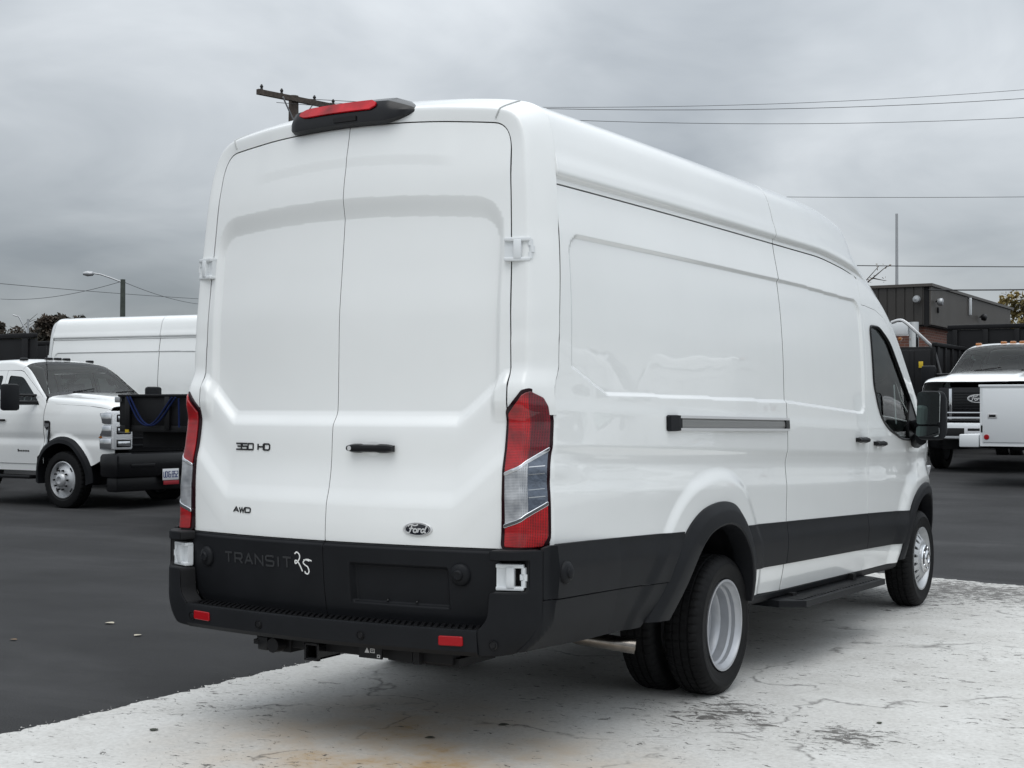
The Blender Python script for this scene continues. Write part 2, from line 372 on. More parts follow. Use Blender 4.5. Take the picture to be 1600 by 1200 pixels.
# ---------------------------------------------------------------- ground
def elev(x, y):
    t = np.maximum(np.asarray(y, float)-8.0, 0); return np.where(t < 30, .031*t*t/(t+2.5), .031*900/32.5+.0*t)
def noise_nodes(nt, coord, sc, det=6, rough=.55, dist=0):
    n = nt.nodes.new('ShaderNodeTexNoise'); n.inputs['Scale'].default_value = sc; n.inputs['Detail'].default_value = det; n.inputs['Roughness'].default_value = rough; n.inputs['Distortion'].default_value = dist
    nt.links.new(coord, n.inputs[0]); return n.outputs[0]
def asphalt():
    m = bpy.data.materials.new('asphalt'); m.use_nodes = True; nt = m.node_tree; b = nt.nodes['Principled BSDF']; t = nt.nodes.new('ShaderNodeTexCoord'); co = t.outputs['Object']
    mp = nt.nodes.new('ShaderNodeMapping'); mp.inputs['Scale'].default_value = (.7, 1.4, 1); mp.inputs['Rotation'].default_value = (0, 0, R_(-25)); nt.links.new(co, mp.inputs[0])
    a = noise_nodes(nt, mp.outputs[0], .35, 5); f = noise_nodes(nt, co, 160, 2, .7); g = noise_nodes(nt, co, 1.3, 5)
    r1 = nt.nodes.new('ShaderNodeValToRGB'); nt.links.new(f, r1.inputs[0]); r1.color_ramp.elements[0].position = .30; r1.color_ramp.elements[0].color = (.011, .0112, .012, 1); r1.color_ramp.elements[1].position = .74; r1.color_ramp.elements[1].color = (.050, .050, .051, 1)
    mr = nt.nodes.new('ShaderNodeMapRange'); nt.links.new(a, mr.inputs[0]); mr.inputs[1].default_value = .32; mr.inputs[2].default_value = .68; mr.inputs[3].default_value = .78; mr.inputs[4].default_value = 1.4
    mr2 = nt.nodes.new('ShaderNodeMapRange'); nt.links.new(g, mr2.inputs[0]); mr2.inputs[1].default_value = .3; mr2.inputs[2].default_value = .7; mr2.inputs[3].default_value = .88; mr2.inputs[4].default_value = 1.12
    mu = nt.nodes.new('ShaderNodeMath'); mu.operation = 'MULTIPLY'; nt.links.new(mr.outputs[0], mu.inputs[0]); nt.links.new(mr2.outputs[0], mu.inputs[1])
    v = nt.nodes.new('ShaderNodeVectorMath'); v.operation = 'SCALE'; nt.links.new(r1.outputs[0], v.inputs[0]); nt.links.new(mu.outputs[0], v.inputs['Scale']); nt.links.new(v.outputs[0], b.inputs['Base Color'])
    mp2 = nt.nodes.new('ShaderNodeMapping'); mp2.inputs['Scale'].default_value = (.35, 1.1, 1); mp2.inputs['Rotation'].default_value = (0, 0, R_(12)); nt.links.new(co, mp2.inputs[0]); st = noise_nodes(nt, mp2.outputs[0], 1.0, 6, .65, .4)
    sr = nt.nodes.new('ShaderNodeMapRange'); nt.links.new(st, sr.inputs[0]); sr.inputs[1].default_value = .50; sr.inputs[2].default_value = .72; sr.inputs[3].default_value = 0; sr.inputs[4].default_value = .020
    ad = nt.nodes.new('ShaderNodeVectorMath'); ad.operation = 'ADD'; nt.links.new(v.outputs[0], ad.inputs[0]); nt.links.new(sr.outputs[0], ad.inputs[1]); nt.links.new(ad.outputs[0], b.inputs['Base Color'])
    b.inputs['Roughness'].default_value = .82; b.inputs['Specular IOR Level'].default_value = .18
    bp = nt.nodes.new('ShaderNodeBump'); bp.inputs['Strength'].default_value = .5; bp.inputs['Distance'].default_value = .006; nt.links.new(f, bp.inputs['Height']); nt.links.new(bp.outputs[0], b.inputs['Normal'])
    return m
ASPH = asphalt()
ys_ = np.concatenate([[-60, -20], np.arange(-10, 46, 2.0), [60, 120, 260, 700]]); xs_ = np.array([-600, -200, -80, -40, -20, -10, 0, 10, 20, 40, 80, 200, 600.])
V = [(x, y, float(elev(x, y))) for y in ys_ for x in xs_]; nx = len(xs_)
F = [(j*nx+i, j*nx+i+1, (j+1)*nx+i+1, (j+1)*nx+i) for j in range(len(ys_)-1) for i in range(nx-1)]
ground = from_py('asphalt_lot', V, F, ASPH, None, True); tag(ground, kind='structure')

def concrete():
    m = bpy.data.materials.new('painted_concrete'); m.use_nodes = True; nt = m.node_tree; b = nt.nodes['Principled BSDF']; t = nt.nodes.new('ShaderNodeTexCoord'); co = t.outputs['Object']
    def ramp(fac, p0, c0, p1, c1, mid=None):
        r = nt.nodes.new('ShaderNodeValToRGB'); nt.links.new(fac, r.inputs[0]); r.color_ramp.elements[0].position = p0; r.color_ramp.elements[0].color = (*c0, 1); r.color_ramp.elements[1].position = p1; r.color_ramp.elements[1].color = (*c1, 1)
        if mid: e_ = r.color_ramp.elements.new(mid[0]); e_.color = (*mid[1], 1)
        return r.outputs[0]
    def mix(fac, a, c, mode='MIX'):
        n = nt.nodes.new('ShaderNodeMix'); n.data_type = 'RGBA'; n.blend_type = mode
        if isinstance(fac, float): n.inputs[0].default_value = fac
        else: nt.links.new(fac, n.inputs[0])
        for k, v in ((6, a), (7, c)):
            if isinstance(v, tuple): n.inputs[k].default_value = (*v, 1)
            else: nt.links.new(v, n.inputs[k])
        return n.outputs[2]
    def mth(op, a, b_=None, cl=False):
        n = nt.nodes.new('ShaderNodeMath'); n.operation = op; n.use_clamp = cl
        for i, v in enumerate((a, b_)):
            if v is None: continue
            if isinstance(v, (int, float)): n.inputs[i].default_value = v
            else: nt.links.new(v, n.inputs[i])
        return n.outputs[0]
    broad = noise_nodes(nt, co, .55, 5, .6); mid = noise_nodes(nt, co, 2.6, 6, .62); fine = noise_nodes(nt, co, 45, 4, .7)
    base = mix(.5, ramp(broad, .3, (.43, .42, .395), .7, (.63, .625, .60)), ramp(mid, .32, (.42, .405, .375), .66, (.67, .665, .64)))
    base = mix(.3, base, ramp(fine, .35, (.38, .372, .355), .62, (.70, .698, .68)))
    # localised stains (their own places on the slab)
    def blob(x, y, r, sx=1, sy=1, pw=1.0):
        mp = nt.nodes.new('ShaderNodeMapping'); mp.inputs['Location'].default_value = (-x/(r*sx), -y/(r*sy), 0); mp.inputs['Scale'].default_value = (1/(r*sx), 1/(r*sy), 1); nt.links.new(co, mp.inputs[0])
        g = nt.nodes.new('ShaderNodeTexGradient'); g.gradient_type = 'SPHERICAL'; nt.links.new(mp.outputs[0], g.inputs[0]); return g.outputs['Fac']
    rust = mth('MULTIPLY', mth('MAXIMUM', blob(.45, .05, 1.25, 1.1, .8), mth('MULTIPLY', blob(.05, .45, .9), .9)), ramp(mid, .40, (.25, .25, .25), .62, (1, 1, 1)), True)
    base = mix(mth('MULTIPLY', mth('MULTIPLY', rust, mth('ADD', mth('MULTIPLY', fine, 1.2), .3)), 1.25, True), base, (.40, .28, .155))
    oil = mth('MULTIPLY', mth('MAXIMUM', blob(1.80, 1.38, .42), mth('MAXIMUM', blob(1.15, 1.55, .5), blob(1.0, 6.7, 1.5))), mid, True)
    # dark flakes where the paint has come off: stretched specks, denser in patches
    def flakes(scale, thr, rot, seed, st=(1, 2.6)):
        wv = nt.nodes.new('ShaderNodeMapping'); wv.inputs['Rotation'].default_value = (0, 0, rot); wv.inputs['Scale'].default_value = (st[0]*scale, st[1]*scale, 1); wv.inputs['Location'].default_value = (seed, seed*.7, 0)
        dn = nt.nodes.new('ShaderNodeTexNoise'); dn.inputs['Scale'].default_value = 7; dn.inputs['Detail'].default_value = 4; nt.links.new(co, dn.inputs[0])
        ad = nt.nodes.new('ShaderNodeVectorMath'); ad.operation = 'MULTIPLY_ADD'; nt.links.new(dn.outputs['Color'], ad.inputs[0]); ad.inputs[1].default_value = (.16, .16, 0); nt.links.new(co, ad.inputs[2])
        nt.links.new(ad.outputs[0], wv.inputs[0])
        n = nt.nodes.new('ShaderNodeTexNoise'); n.inputs['Scale'].default_value = 1; n.inputs['Detail'].default_value = 8; n.inputs['Roughness'].default_value = .68; nt.links.new(wv.outputs[0], n.inputs[0])
        return n.outputs[0]
    dens = noise_nodes(nt, co, .8, 3, .6)
    dn = mth('ADD', mth('MULTIPLY', dens, .18), mth('MULTIPLY', oil, .26))
    fl1 = mth('ADD', flakes(7, 0, .5, 3.3), dn); fl2 = mth('ADD', flakes(15, 0, -.2, 9.1, (1, 1.9)), dn)
    fl3 = mth('ADD', flakes(26, 0, .9, 17.7, (1, 2.2)), dn)
    k1 = ramp(fl1, .715, (0, 0, 0), .733, (1, 1, 1)); k2 = ramp(fl2, .72, (0, 0, 0), .738, (1, 1, 1)); k3 = ramp(fl3, .735, (0, 0, 0), .755, (.8, .8, .8))
    fl = mth('MAXIMUM', mth('MAXIMUM', k1, k2), k3)
    # cracks
    dn2 = nt.nodes.new('ShaderNodeTexNoise'); dn2.inputs['Scale'].default_value = 2.2; dn2.inputs['Detail'].default_value = 7; nt.links.new(co, dn2.inputs[0])
    ad2 = nt.nodes.new('ShaderNodeVectorMath'); ad2.operation = 'MULTIPLY_ADD'; nt.links.new(dn2.outputs['Color'], ad2.inputs[0]); ad2.inputs[1].default_value = (.9, .9, 0); nt.links.new(co, ad2.inputs[2])
    vo = nt.nodes.new('ShaderNodeTexVoronoi'); vo.feature = 'DISTANCE_TO_EDGE'; vo.inputs['Scale'].default_value = .55; nt.links.new(ad2.outputs[0], vo.inputs[0])
    crk = mth('MULTIPLY', ramp(vo.outputs['Distance'], .0, (1, 1, 1), .012, (0, 0, 0)), ramp(mid, .46, (0, 0, 0), .56, (1, 1, 1)))
    base = mix(mth('MULTIPLY', oil, .30), base, (.13, .115, .10))
    col = mix(mth('MULTIPLY', mth('MAXIMUM', fl, mth('MULTIPLY', crk, .8)), .88), base, ramp(fine, .3, (.03, .03, .028), .7, (.12, .11, .10)))
    nt.links.new(col, b.inputs['Base Color']); b.inputs['Roughness'].default_value = .72; b.inputs['Specular IOR Level'].default_value = .35
    bp = nt.nodes.new('ShaderNodeBump'); bp.inputs['Strength'].default_value = .55; bp.inputs['Distance'].default_value = .006
    nt.links.new(mth('SUBTRACT', mth('MULTIPLY', fine, .5), mth('MULTIPLY', fl, 1.0)), bp.inputs['Height']); nt.links.new(bp.outputs[0], b.inputs['Normal'])
    return m
CONC = concrete()
def jag(a, b, n, amp):
    out = []; d = np.array(b, float)-np.array(a, float); nrm = np.array((-d[1], d[0]))/np.linalg.norm(d); w = 0
    for i in range(n):
        w = .75*w+random.gauss(0, amp)*.6; out.append(np.array(a)+d*i/n+nrm*(w+random.gauss(0, amp*.5)))
    return out
pad_poly = jag((-1.35, 7.98), (-1.33, -6.0), 700, .012)+[np.array((9.0, -6.2))]+jag((9.0, 5.6), (-1.35, 7.98), 500, .016)
_v, _, _f2, _, _, _ = delaunay_2d_cdt([Vector(p) for p in pad_poly], [(i, (i+1) % len(pad_poly)) for i in range(len(pad_poly))], [], 1, 1e-6)
n_ = len(_v); V = [(p.x, p.y, .006) for p in _v]
pad = from_py('concrete_pad', V, [tuple(f) for f in _f2], CONC); tag(pad, kind='structure')

# ---------------------------------------------------------------- the large van: surface functions
RZ = [.4, .571, .70, .829, .896, 1.016, 1.096, 1.19, 1.346, 1.40, 1.416, 1.8, 2.02, 2.19, 2.30, 2.36, 2.63, 2.75]
RY = [.098, .076, .056, .046, .042, .048, .068, .082, .091, .120, .125, .132, .150, .165, .173, .178, .226, .240]
def Rr_(x, z, flat=False):
    x = np.asarray(x, float); z = np.asarray(z, float); ax = np.abs(x)
    bow = .09*(np.minimum(ax, .84)/.815)**2
    k = np.where(z > .93, 1, smooth((z-.86)/.07)); dg = .9*np.sqrt(np.maximum(ax-.585, 0)**2+.0004)-.018
    dg = np.where(ax > .585, dg, .0)
    ze = z-np.minimum(dg, .17)*k*np.where(z < 1.7, 1, 0)
    ze = np.where(z < 1.8, np.maximum(ze, np.minimum(z, .88)), z)
    y = np.interp(ze, RZ, RY) if flat else pchip(ze, RZ, RY)
    ztop = 2.232-.05*ax**2*1.3
    u = np.maximum(ax-.648, 0); v = np.maximum(z-(ztop-.088), 0); d_ = np.hypot(u, v); w_ = .032+.055*v*v/(d_*d_+1e-9)
    f = lsmooth((d_-.088)/w_)*np.where(z > 1.46, 1, smooth((z-1.36)/.10))
    y = y+bow-f*.021
    za = 2.455-.12*ax**2; y = y-.0045*lsmooth((z-za)/.045)*smooth((.56-ax)/.12)
    return y
def xs_of(z, y=0): return Sx(y, z)
PZ = [.38, .455, .58, .72, .9, 1.0, 1.06, 1.126, 1.165, 1.21, 1.338, 1.40, 1.46, 1.71, 1.92, 2.13, 2.2, 2.30, 2.36, 2.45]
PX = [.960, .976, .998, 1.010, 1.014, 1.0165, 1.011, 1.0065, 1.012, 1.022, 1.021, 1.016, 1.0145, 1.008, .995, .971, .959, .940, .931, .915]
ARCH = crom([(1.10, .47), (1.27, .66), (1.42, .83), (1.55, .915), (1.70, .96), (1.90, .972), (2.06, .935), (2.19, .82), (2.28, .68), (2.315, .57), (2.33, .44)], 5)
ARCHI = crom([(1.30, .46), (1.45, .63), (1.59, .79), (1.71, .845), (1.87, .86), (2.00, .83), (2.10, .76), (2.18, .66), (2.225, .55), (2.25, .44)], 6)
FARCH = crom([(5.06, .40), (5.14, .58), (5.27, .76), (5.48, .87), (5.74, .905), (6.0, .865), (6.17, .74), (6.27, .56), (6.30, .38)], 5)
FARCHI = crom([(5.20, .40), (5.26, .56), (5.37, .70), (5.53, .79), (5.74, .82), (5.95, .79), (6.09, .69), (6.18, .54), (6.21, .38)], 6)
def dpoly(y, z, pl):
    P = np.array(pl); d = np.full(np.shape(y), 9.0)
    for i in range(len(P)-1):
        a, b = P[i], P[i+1]; ab = b-a; t = np.clip(((y-a[0])*ab[0]+(z-a[1])*ab[1])/(ab@ab), 0, 1)
        d = np.minimum(d, np.hypot(y-a[0]-t*ab[0], z-a[1]-t*ab[1]))
    return d
def taper(y, z): return .060*(np.maximum(2.2-y, 0)/1.85)**2*(1-.5*smooth((z-1.5)/.8))*(1-.42*(1-smooth((z-.85)/.55)))
def rake(y, z): return .030*(np.clip(y, 0, 5.4)-2.83)*(1-smooth((z-1.5)/.55))
def Sx(y, z):
    y, z = np.broadcast_arrays(np.asarray(y, float), np.asarray(z, float))
    zr = z+rake(y, z)
    x = pchip(zr, PZ, PX)-taper(y, z)
    gro = smooth((y-.30)/.35)*(1-smooth((y-4.9)/.5))          # the hollow fades out towards both ends
    x = x+(1-gro)*.011*np.exp(-((zr-1.118)/.055)**2)
    # big recessed side panel
    zt = 2.150-.02*smooth((y-2.9)/1.4); zb = np.interp(y, [.42, .72, 2.83, 4.2], [1.60, 1.482, 1.462, 1.40])
    d = np.minimum(np.minimum(zt-z, (z-zb)*.95), np.minimum(y-.435, 4.285-y))
    c1 = .10-np.hypot(np.maximum(.10-(zt-z), 0), np.maximum(.10-(y-.435), 0)); c2 = .10-np.hypot(np.maximum(.10-(zt-z), 0), np.maximum(.10-(4.285-y), 0))
    c3 = .08-np.hypot(np.maximum(.08-(z-zb), 0), np.maximum(.08-(4.285-y), 0))
    d = np.minimum(d, np.minimum(c1, np.minimum(c2, c3)))
    x = x-.0135*lsmooth(d/.016)
    # raised stampings round the wheel arches
    near = (y > .8) & (y < 2.8) & (z < 1.35); dd = np.where(near, dpoly(y, z, ARCH), 9.0)
    x = x+.015*(1-smooth((dd-.095)/.075))*smooth((z-.3)/.1)
    near = (y > 4.7) & (z < 1.3); dd = np.where(near, dpoly(y, z, FARCH), 9.0)
    x = x+.028*(1-smooth((dd-.03)/.16))
    # taper to the nose, and the cab's side glass leaning in
    t = np.maximum(y-5.0, 0)/1.7; x = x-.26*t**2.6
    x = x-.10*smooth((y-4.7)/1.5)*smooth((z-1.25)/.9)
    return x
RAD = .14
CT = np.linspace(0, 1, 9); CX = np.array([0, .032, .060, .0685, .080, .092, .104, .115, .125]); CYY = np.array([0, .0015, .0045, .0135, .034, .060, .087, .113, .140])
def y0_(z): return Rr_(xdoor(z), z, True)
def xdoor(z): return np.interp(z, [.5, 1.0, 1.5, 2.0, 2.3, 2.6], [.815, .818, .815, .802, .786, .765])
def Xside(y, z):
    y, z = np.broadcast_arrays(np.asarray(y, float), np.asarray(z, float)); y0 = y0_(z); xs = Sx(y0+.14, z); xd = xdoor(z)
    xc = xd+(xs-xd)/.125*pchip(np.clip(y-y0, 0, .14), CYY, CX); return np.where(y < y0+.14, xc, Sx(y, z))
def side(s, off=0.0, offf=None):
    def fn(y, z):
        y = np.asarray(y, float); z = np.asarray(z, float); o = off if offf is None else offf(y, z)
        return np.stack([s*(Xside(y, z)+o), y, z+0*y], -1)
    return fn
def rear(off=0.0, offf=None):
    def fn(x, z):
        x = np.asarray(x, float); z = np.asarray(z, float); o = off if offf is None else offf(x, z)
        return np.stack([x, Rr_(x, z)-o, z+0*x], -1)
    return fn
def rearp(x, z, off=0): p = rear(off)(np.array([x]), np.array([z]))[0]; return tuple(p)
def sidep(y, z, off=0, s=1): p = side(s, off)(np.array([y]), np.array([z]))[0]; return tuple(p)
def cap(s, off=0.0):
    """u metres round the rear corner from the door gap, z"""
    def pos(u, z):
        t = np.clip(u/.235, 0, 1); y0 = y0_(z); xs = Sx(y0+.14, z); xd = xdoor(z)
        x = xd+(xs-xd)/.125*pchip(t, CT, CX)+np.minimum(u, 0); y = y0+pchip(t, CT, CYY); f = np.maximum(u-.235, 0)
        return np.where(u > .235, Sx(y0+.14+f, z), x), y+f
    def fn(u, z):
        u = np.asarray(u, float); z = np.asarray(z, float)+0*u; x, y = pos(u, z); x1, y1 = pos(u+.012, z); x2, y2 = pos(u-.012, z)
        dx, dy = x1-x2, y1-y2; L = np.hypot(dx, dy)+1e-9; nx_, ny_ = dy/L, -dx/L
        return np.stack([s*(x+off*nx_), y+off*ny_, z], -1)
    return fn
def lcap(s, off=0.0):
    """the tail lamp's own face: more upright than the pillar behind it"""
    def pos(u, z):
        t = np.clip(u/.235, 0, 1); y0 = np.minimum(y0_(z)-.003, np.interp(z, [.86, 1.5], [.124, .180])); xs = Sx(.33, z)-.006; xd = xdoor(z)
        return xd+(xs-xd)/.125*pchip(t, CT, CX)+np.minimum(u, 0), y0+pchip(t, CT, CYY)+np.maximum(u-.235, 0)
    def fn(u, z):
        u = np.asarray(u, float); z = np.asarray(z, float)+0*u; x, y = pos(u, z); x1, y1 = pos(u+.012, z); x2, y2 = pos(u-.012, z)
        dx, dy = x1-x2, y1-y2; L = np.hypot(dx, dy)+1e-9; return np.stack([s*(x+off*dy/L), y-off*dx/L, z], -1)
    return fn
def ztopd(x): return 2.634-.080*np.abs(x)**2
def G_(y): return pchip(y, [0, 3.5, 4.0, 4.27, 4.6, 4.9, 5.2, 5.6, 5.9, 6.05, 6.3, 6.5, 6.68], [2.352, 2.352, 2.325, 2.292, 2.20, 2.07, 1.885, 1.56, 1.335, 1.25, 1.09, .95, .80])
def H_(y): return pchip(y, [0, 3.3, 3.7, 4.2, 4.6, 4.9, 5.2, 5.6, 5.9, 6.08, 6.15, 6.3, 6.5, 6.68], [2.750, 2.750, 2.742, 2.685, 2.55, 2.395, 2.20, 1.91, 1.67, 1.50, 1.43, 1.36, 1.21, .92])
SA = np.array([(1.0, 0), (.999, .016), (.998, .046), (1.017, .076), (1.022, .115), (1.016, .19), (1.000, .31), (.983, .47), (.958, .65), (.915, .79), (.845, .872), (.72, .925), (.50, .968), (.24, .993), (0, 1.0)])
SB = np.array([(1.0, 0), (.992, .06), (.982, .12), (.968, .2), (.945, .32), (.91, .45), (.86, .57), (.80, .67), (.72, .76), (.62, .835), (.50, .895), (.38, .94), (.25, .973), (.12, .993), (0, 1.0)])
_tt = np.linspace(0, 1, len(SA))
def sec(a, y):
    """a: 1 at the gutter, 0 on the centre line -> fractions (fx, fz)"""
    t = 1-a; w = smooth((y-4.15)/.6)
    ax_ = pchip(t, _tt, SA[:, 0]); az_ = pchip(t, _tt, SA[:, 1]); bx = pchip(t, _tt, SB[:, 0]); bz = pchip(t, _tt, SB[:, 1])
    return ax_*(1-w)+bx*w, az_*(1-w)+bz*w
def roof(off=0.0):
    def fn(s, y):
        s = np.asarray(s, float); y = np.asarray(y, float); a = np.abs(s); g = G_(y); fx, fz = sec(np.minimum(a, 1), y)
        return np.stack([np.sign(s)*Sx(np.maximum(y, .4), g)*fx, y, g+(H_(y)-g)*fz+off], -1)
    return fn
PLP = np.array([(.766, .0235), (.82, .033), (.87, .046), (.905, .064), (.935, .094), (.958, .130), (.978, .172), (.990, .225), (.995, .30)])
PLA = np.concatenate([[0], np.cumsum(np.hypot(*np.diff(PLP, axis=0).T))])
def zcl(y): return .893-.0315*(np.asarray(y)-.15)      # top edge of the black side cladding
def zcb(y): return .672-.033*y+.008*(y > 3)                 # its bottom edge forward of the wheel

def wheel(kind, parent, loc, flip=False):
    """kind: rear_outer / rear_inner / front ; outer face towards +x"""
    s = -1 if flip else 1
    W = .195; r0 = .349; rb = .222
    if kind not in WH:
        mb = MB(); h = W/2
        prof = [(rb, -h+.02), (rb+.012, -h+.008), (rb+.035, -h+.002), (.285, -h-.002), (.318, -h+.004), (.335, -h+.016), (.344, -h+.030), (r0-.002, -h+.038),
                (r0, -h+.052), (r0-.008, -h+.055), (r0-.008, -h+.061), (r0, -h+.064), (r0, -.005), (r0-.008, -.003), (r0-.008, .003), (r0, .005), (r0, h-.064), (r0-.008, h-.061), (r0-.008, h-.055), (r0, h-.052),
                (r0-.002, h-.038), (.344, h-.030), (.335, h-.016), (.318, h-.004), (.305, h+.001), (.303, h+.003), (.285, h+.003), (.283, h+.002), (rb+.05, h-.001), (rb+.035, h-.002), (rb+.012, h-.008), (rb, h-.02)]
        def tr(r, x, i, j):
            if r > .343 and abs(x) > .03 and (j % 5 == 0): return r-.006
            if .333 < r < .346 and (j % 5 == 0): return r-.004
            if r > .348 and abs(x) < .03 and (j % 6 == 3): return r-.004
            return r
        mb.lathe(prof, 260, None, 0, tr); WH[kind] = [mb]
        rim = MB()
        if kind == 'front':
            rp = [(rb-.004, -h+.02), (rb+.004, h-.012), (rb+.006, h-.004), (rb-.006, h-.004), (rb-.012, h-.014), (rb-.022, h-.040), (rb-.03, h-.052)]
            rim.lathe(rp, 64)
            hole_disc(rim, [(rb-.03, h-.052), (.176, h-.030), (.130, h+.002), (.105, h+.008), (.0, h+.008)], 8, h)
        else:
            rp = [(rb-.006, -h+.02), (rb-.006, h-.02), (rb+.003, h-.012), (rb+.005, h-.003), (rb-.006, h-.003), (rb-.010, h-.014), (rb-.024, h-.030), (rb-.024, h-.050), (rb-.034, h-.060), (rb-.036, h-.105), (rb-.044, h-.112), (rb-.050, h-.150), (.13, h-.165), (.115, h-.170), (.105, h-.150), (.06, h-.150), (.0, h-.150)]
            rim.lathe(rp, 64)
            for k in range(6):
                a = 2*math.pi*k/6; rim.lathe([(.0, .02), (.012, .02), (.013, .0)], 6, Matrix.Translation((h-.165, .09*math.cos(a), .09*math.sin(a))))
        WH[kind].append(rim)
    t = WH[kind]
    if len(t) == 2:
        a = t[0].build('tyre', RUBBER, None, True, 28).data; b = t[1].build('rim', STEEL if kind == 'front' else STEEL2, None, True, 40).data
        for o in [o for o in C.objects if o.data in (a, b)]: bpy.data.objects.remove(o)
        t += [a, b]
    o = bpy.data.objects.new('tyre', t[2]); C.objects.link(o); o.parent = parent; o.location = loc; o.scale = (s, 1, 1)
    r = bpy.data.objects.new('rim', t[3]); C.objects.link(r); r.parent = o
    if kind == 'front':
        if 'cap' not in WH:
            c = MB(); h = W/2; c.lathe([(.100, h+.004), (.102, h+.018), (.097, h+.026), (.080, h+.030), (.062, h+.031), (.056, h+.038), (.040, h+.044), (.030, h+.042), (.026, h+.034), (.0, h+.032)], 48)
            for k in range(5):
                a = 2*math.pi*k/5; c.lathe([(.0, .006), (.012, .004), (.015, -.004)], 10, Matrix.Translation((h+.030, .076*math.cos(a), .076*math.sin(a))))
            oo = c.build('hub_cap', CHROME, None, True, 40); WH['cap'] = oo.data; bpy.data.objects.remove(oo)
        q = bpy.data.objects.new('hub_cap', WH['cap']); C.objects.link(q); q.parent = o
    return o
WH = {}
def hole_disc(mb, prof, nh, h):
    """a lathed disc whose outer band carries oval slots (real openings)"""
    seg = nh*2*8
    def pt(r, x, a): return (x, r*math.cos(a), r*math.sin(a))
    (r0, x0), (r1, x1), (r2, x2) = prof[0], prof[1], prof[2]
    mb.lathe(prof[:2], 64); mb.lathe(prof[2:], 64)
    n2 = 16
    for k in range(nh*2):
        a0, a1 = 2*math.pi*k/(nh*2), 2*math.pi*(k+1)/(nh*2); ac = (a0+a1)/2
        cr = (r1+r2)/2; outer = []; inner = []
        for i in range(n2):
            t = 2*math.pi*i/n2; c, s = math.cos(t), math.sin(t); m_ = max(abs(c), abs(s)); sa, sr = c/m_, s/m_
            r = cr+sr*(r1-r2)/2; outer.append((r, ac+sa*(a1-a0)/2)); inner.append((cr+s*.021, ac+c*.0115/cr))
        xf = lambda r: x1+(r1-r)/(r1-r2)*(x2-x1)
        V = [pt(r, xf(r), a) for r, a in outer]+[pt(r, xf(r), a) for r, a in inner]+[pt(r, xf(r)-.012, a) for r, a in inner]
        F = [(i, (i+1) % n2, n2+(i+1) % n2, n2+i) for i in range(n2)]+[(n2+i, n2+(i+1) % n2, 2*n2+(i+1) % n2, 2*n2+i) for i in range(n2)]
        mb.add(V, F)
    mb.lathe([(r0-.01, x0-.05), (.05, x0-.05)], 32)

def handle(parent, P, du, name='door_handle', key=True):
    """P: function (u,v,off)->point; lever centred on 0,0 length du"""
    mb = MB(); L = du/2; n = 14
    prof = [(-.016, .012), (-.017, .022), (-.012, .034), (.0, .038), (.012, .034), (.017, .022), (.016, .012)]
    ring = []
    for i in range(n+1):
        t = -1+2*i/n; u = t*L; w = 1.12 if abs(t) > .35 else .95; e_ = max((1-abs(t)**8)**.5, .62)
        ring.append([P(u, v*w*e_, o if abs(t) > .3 else max(o, .020)) for v, o in prof])
    V = [p for r in ring for p in r]; k = len(prof)
    F = [(i*k+j, i*k+j+1, (i+1)*k+j+1, (i+1)*k+j) for i in range(n) for j in range(k-1)]+[((i+1)*k, (i+1)*k+k-1, i*k+k-1, i*k) for i in range(n)]+[tuple(range(k)), tuple(n*k+j for j in range(k))[::-1]]
    mb.add(V, F)
    for u in (-L*.8, L*.8):
        b = len(mb.v); mb.add([P(u+a*.014, c*.013, o) for o in (-.004, .016) for a, c in ((-1, -1), (1, -1), (1, 1), (-1, 1))], [(0, 1, 2, 3), (4, 5, 6, 7), (0, 1, 5, 4), (1, 2, 6, 5), (2, 3, 7, 6), (3, 0, 4, 7)])
    h = mb.build(name, PLAST2, parent, True, 40)
    if key:
        c = MB(); c.add([P(-L*.84+.010*math.cos(a), .010*math.sin(a), .0395) for a in np.linspace(0, 2*math.pi, 16, False)], [tuple(range(16))]); c.build('lock_cylinder', ALU, h)
    # recessed cup behind the lever, as a shallow dark-edged dish
    d = MB(); V = []; F = []; m_ = 24; rr_ = [(1.0, .0012), (.92, .0015), (.8, .0008), (.0, .0006)]
    for q, o in rr_: V += [P(.048*q*math.cos(a), .033*q*math.sin(a), o) for a in np.linspace(0, 2*math.pi, m_, False)]
    for i in range(3): F += [(i*m_+j, i*m_+(j+1) % m_, (i+1)*m_+(j+1) % m_, (i+1)*m_+j) for j in range(m_)]
    d.add(V, F); d.build('handle_cup', WHITE, parent, True)
    return h

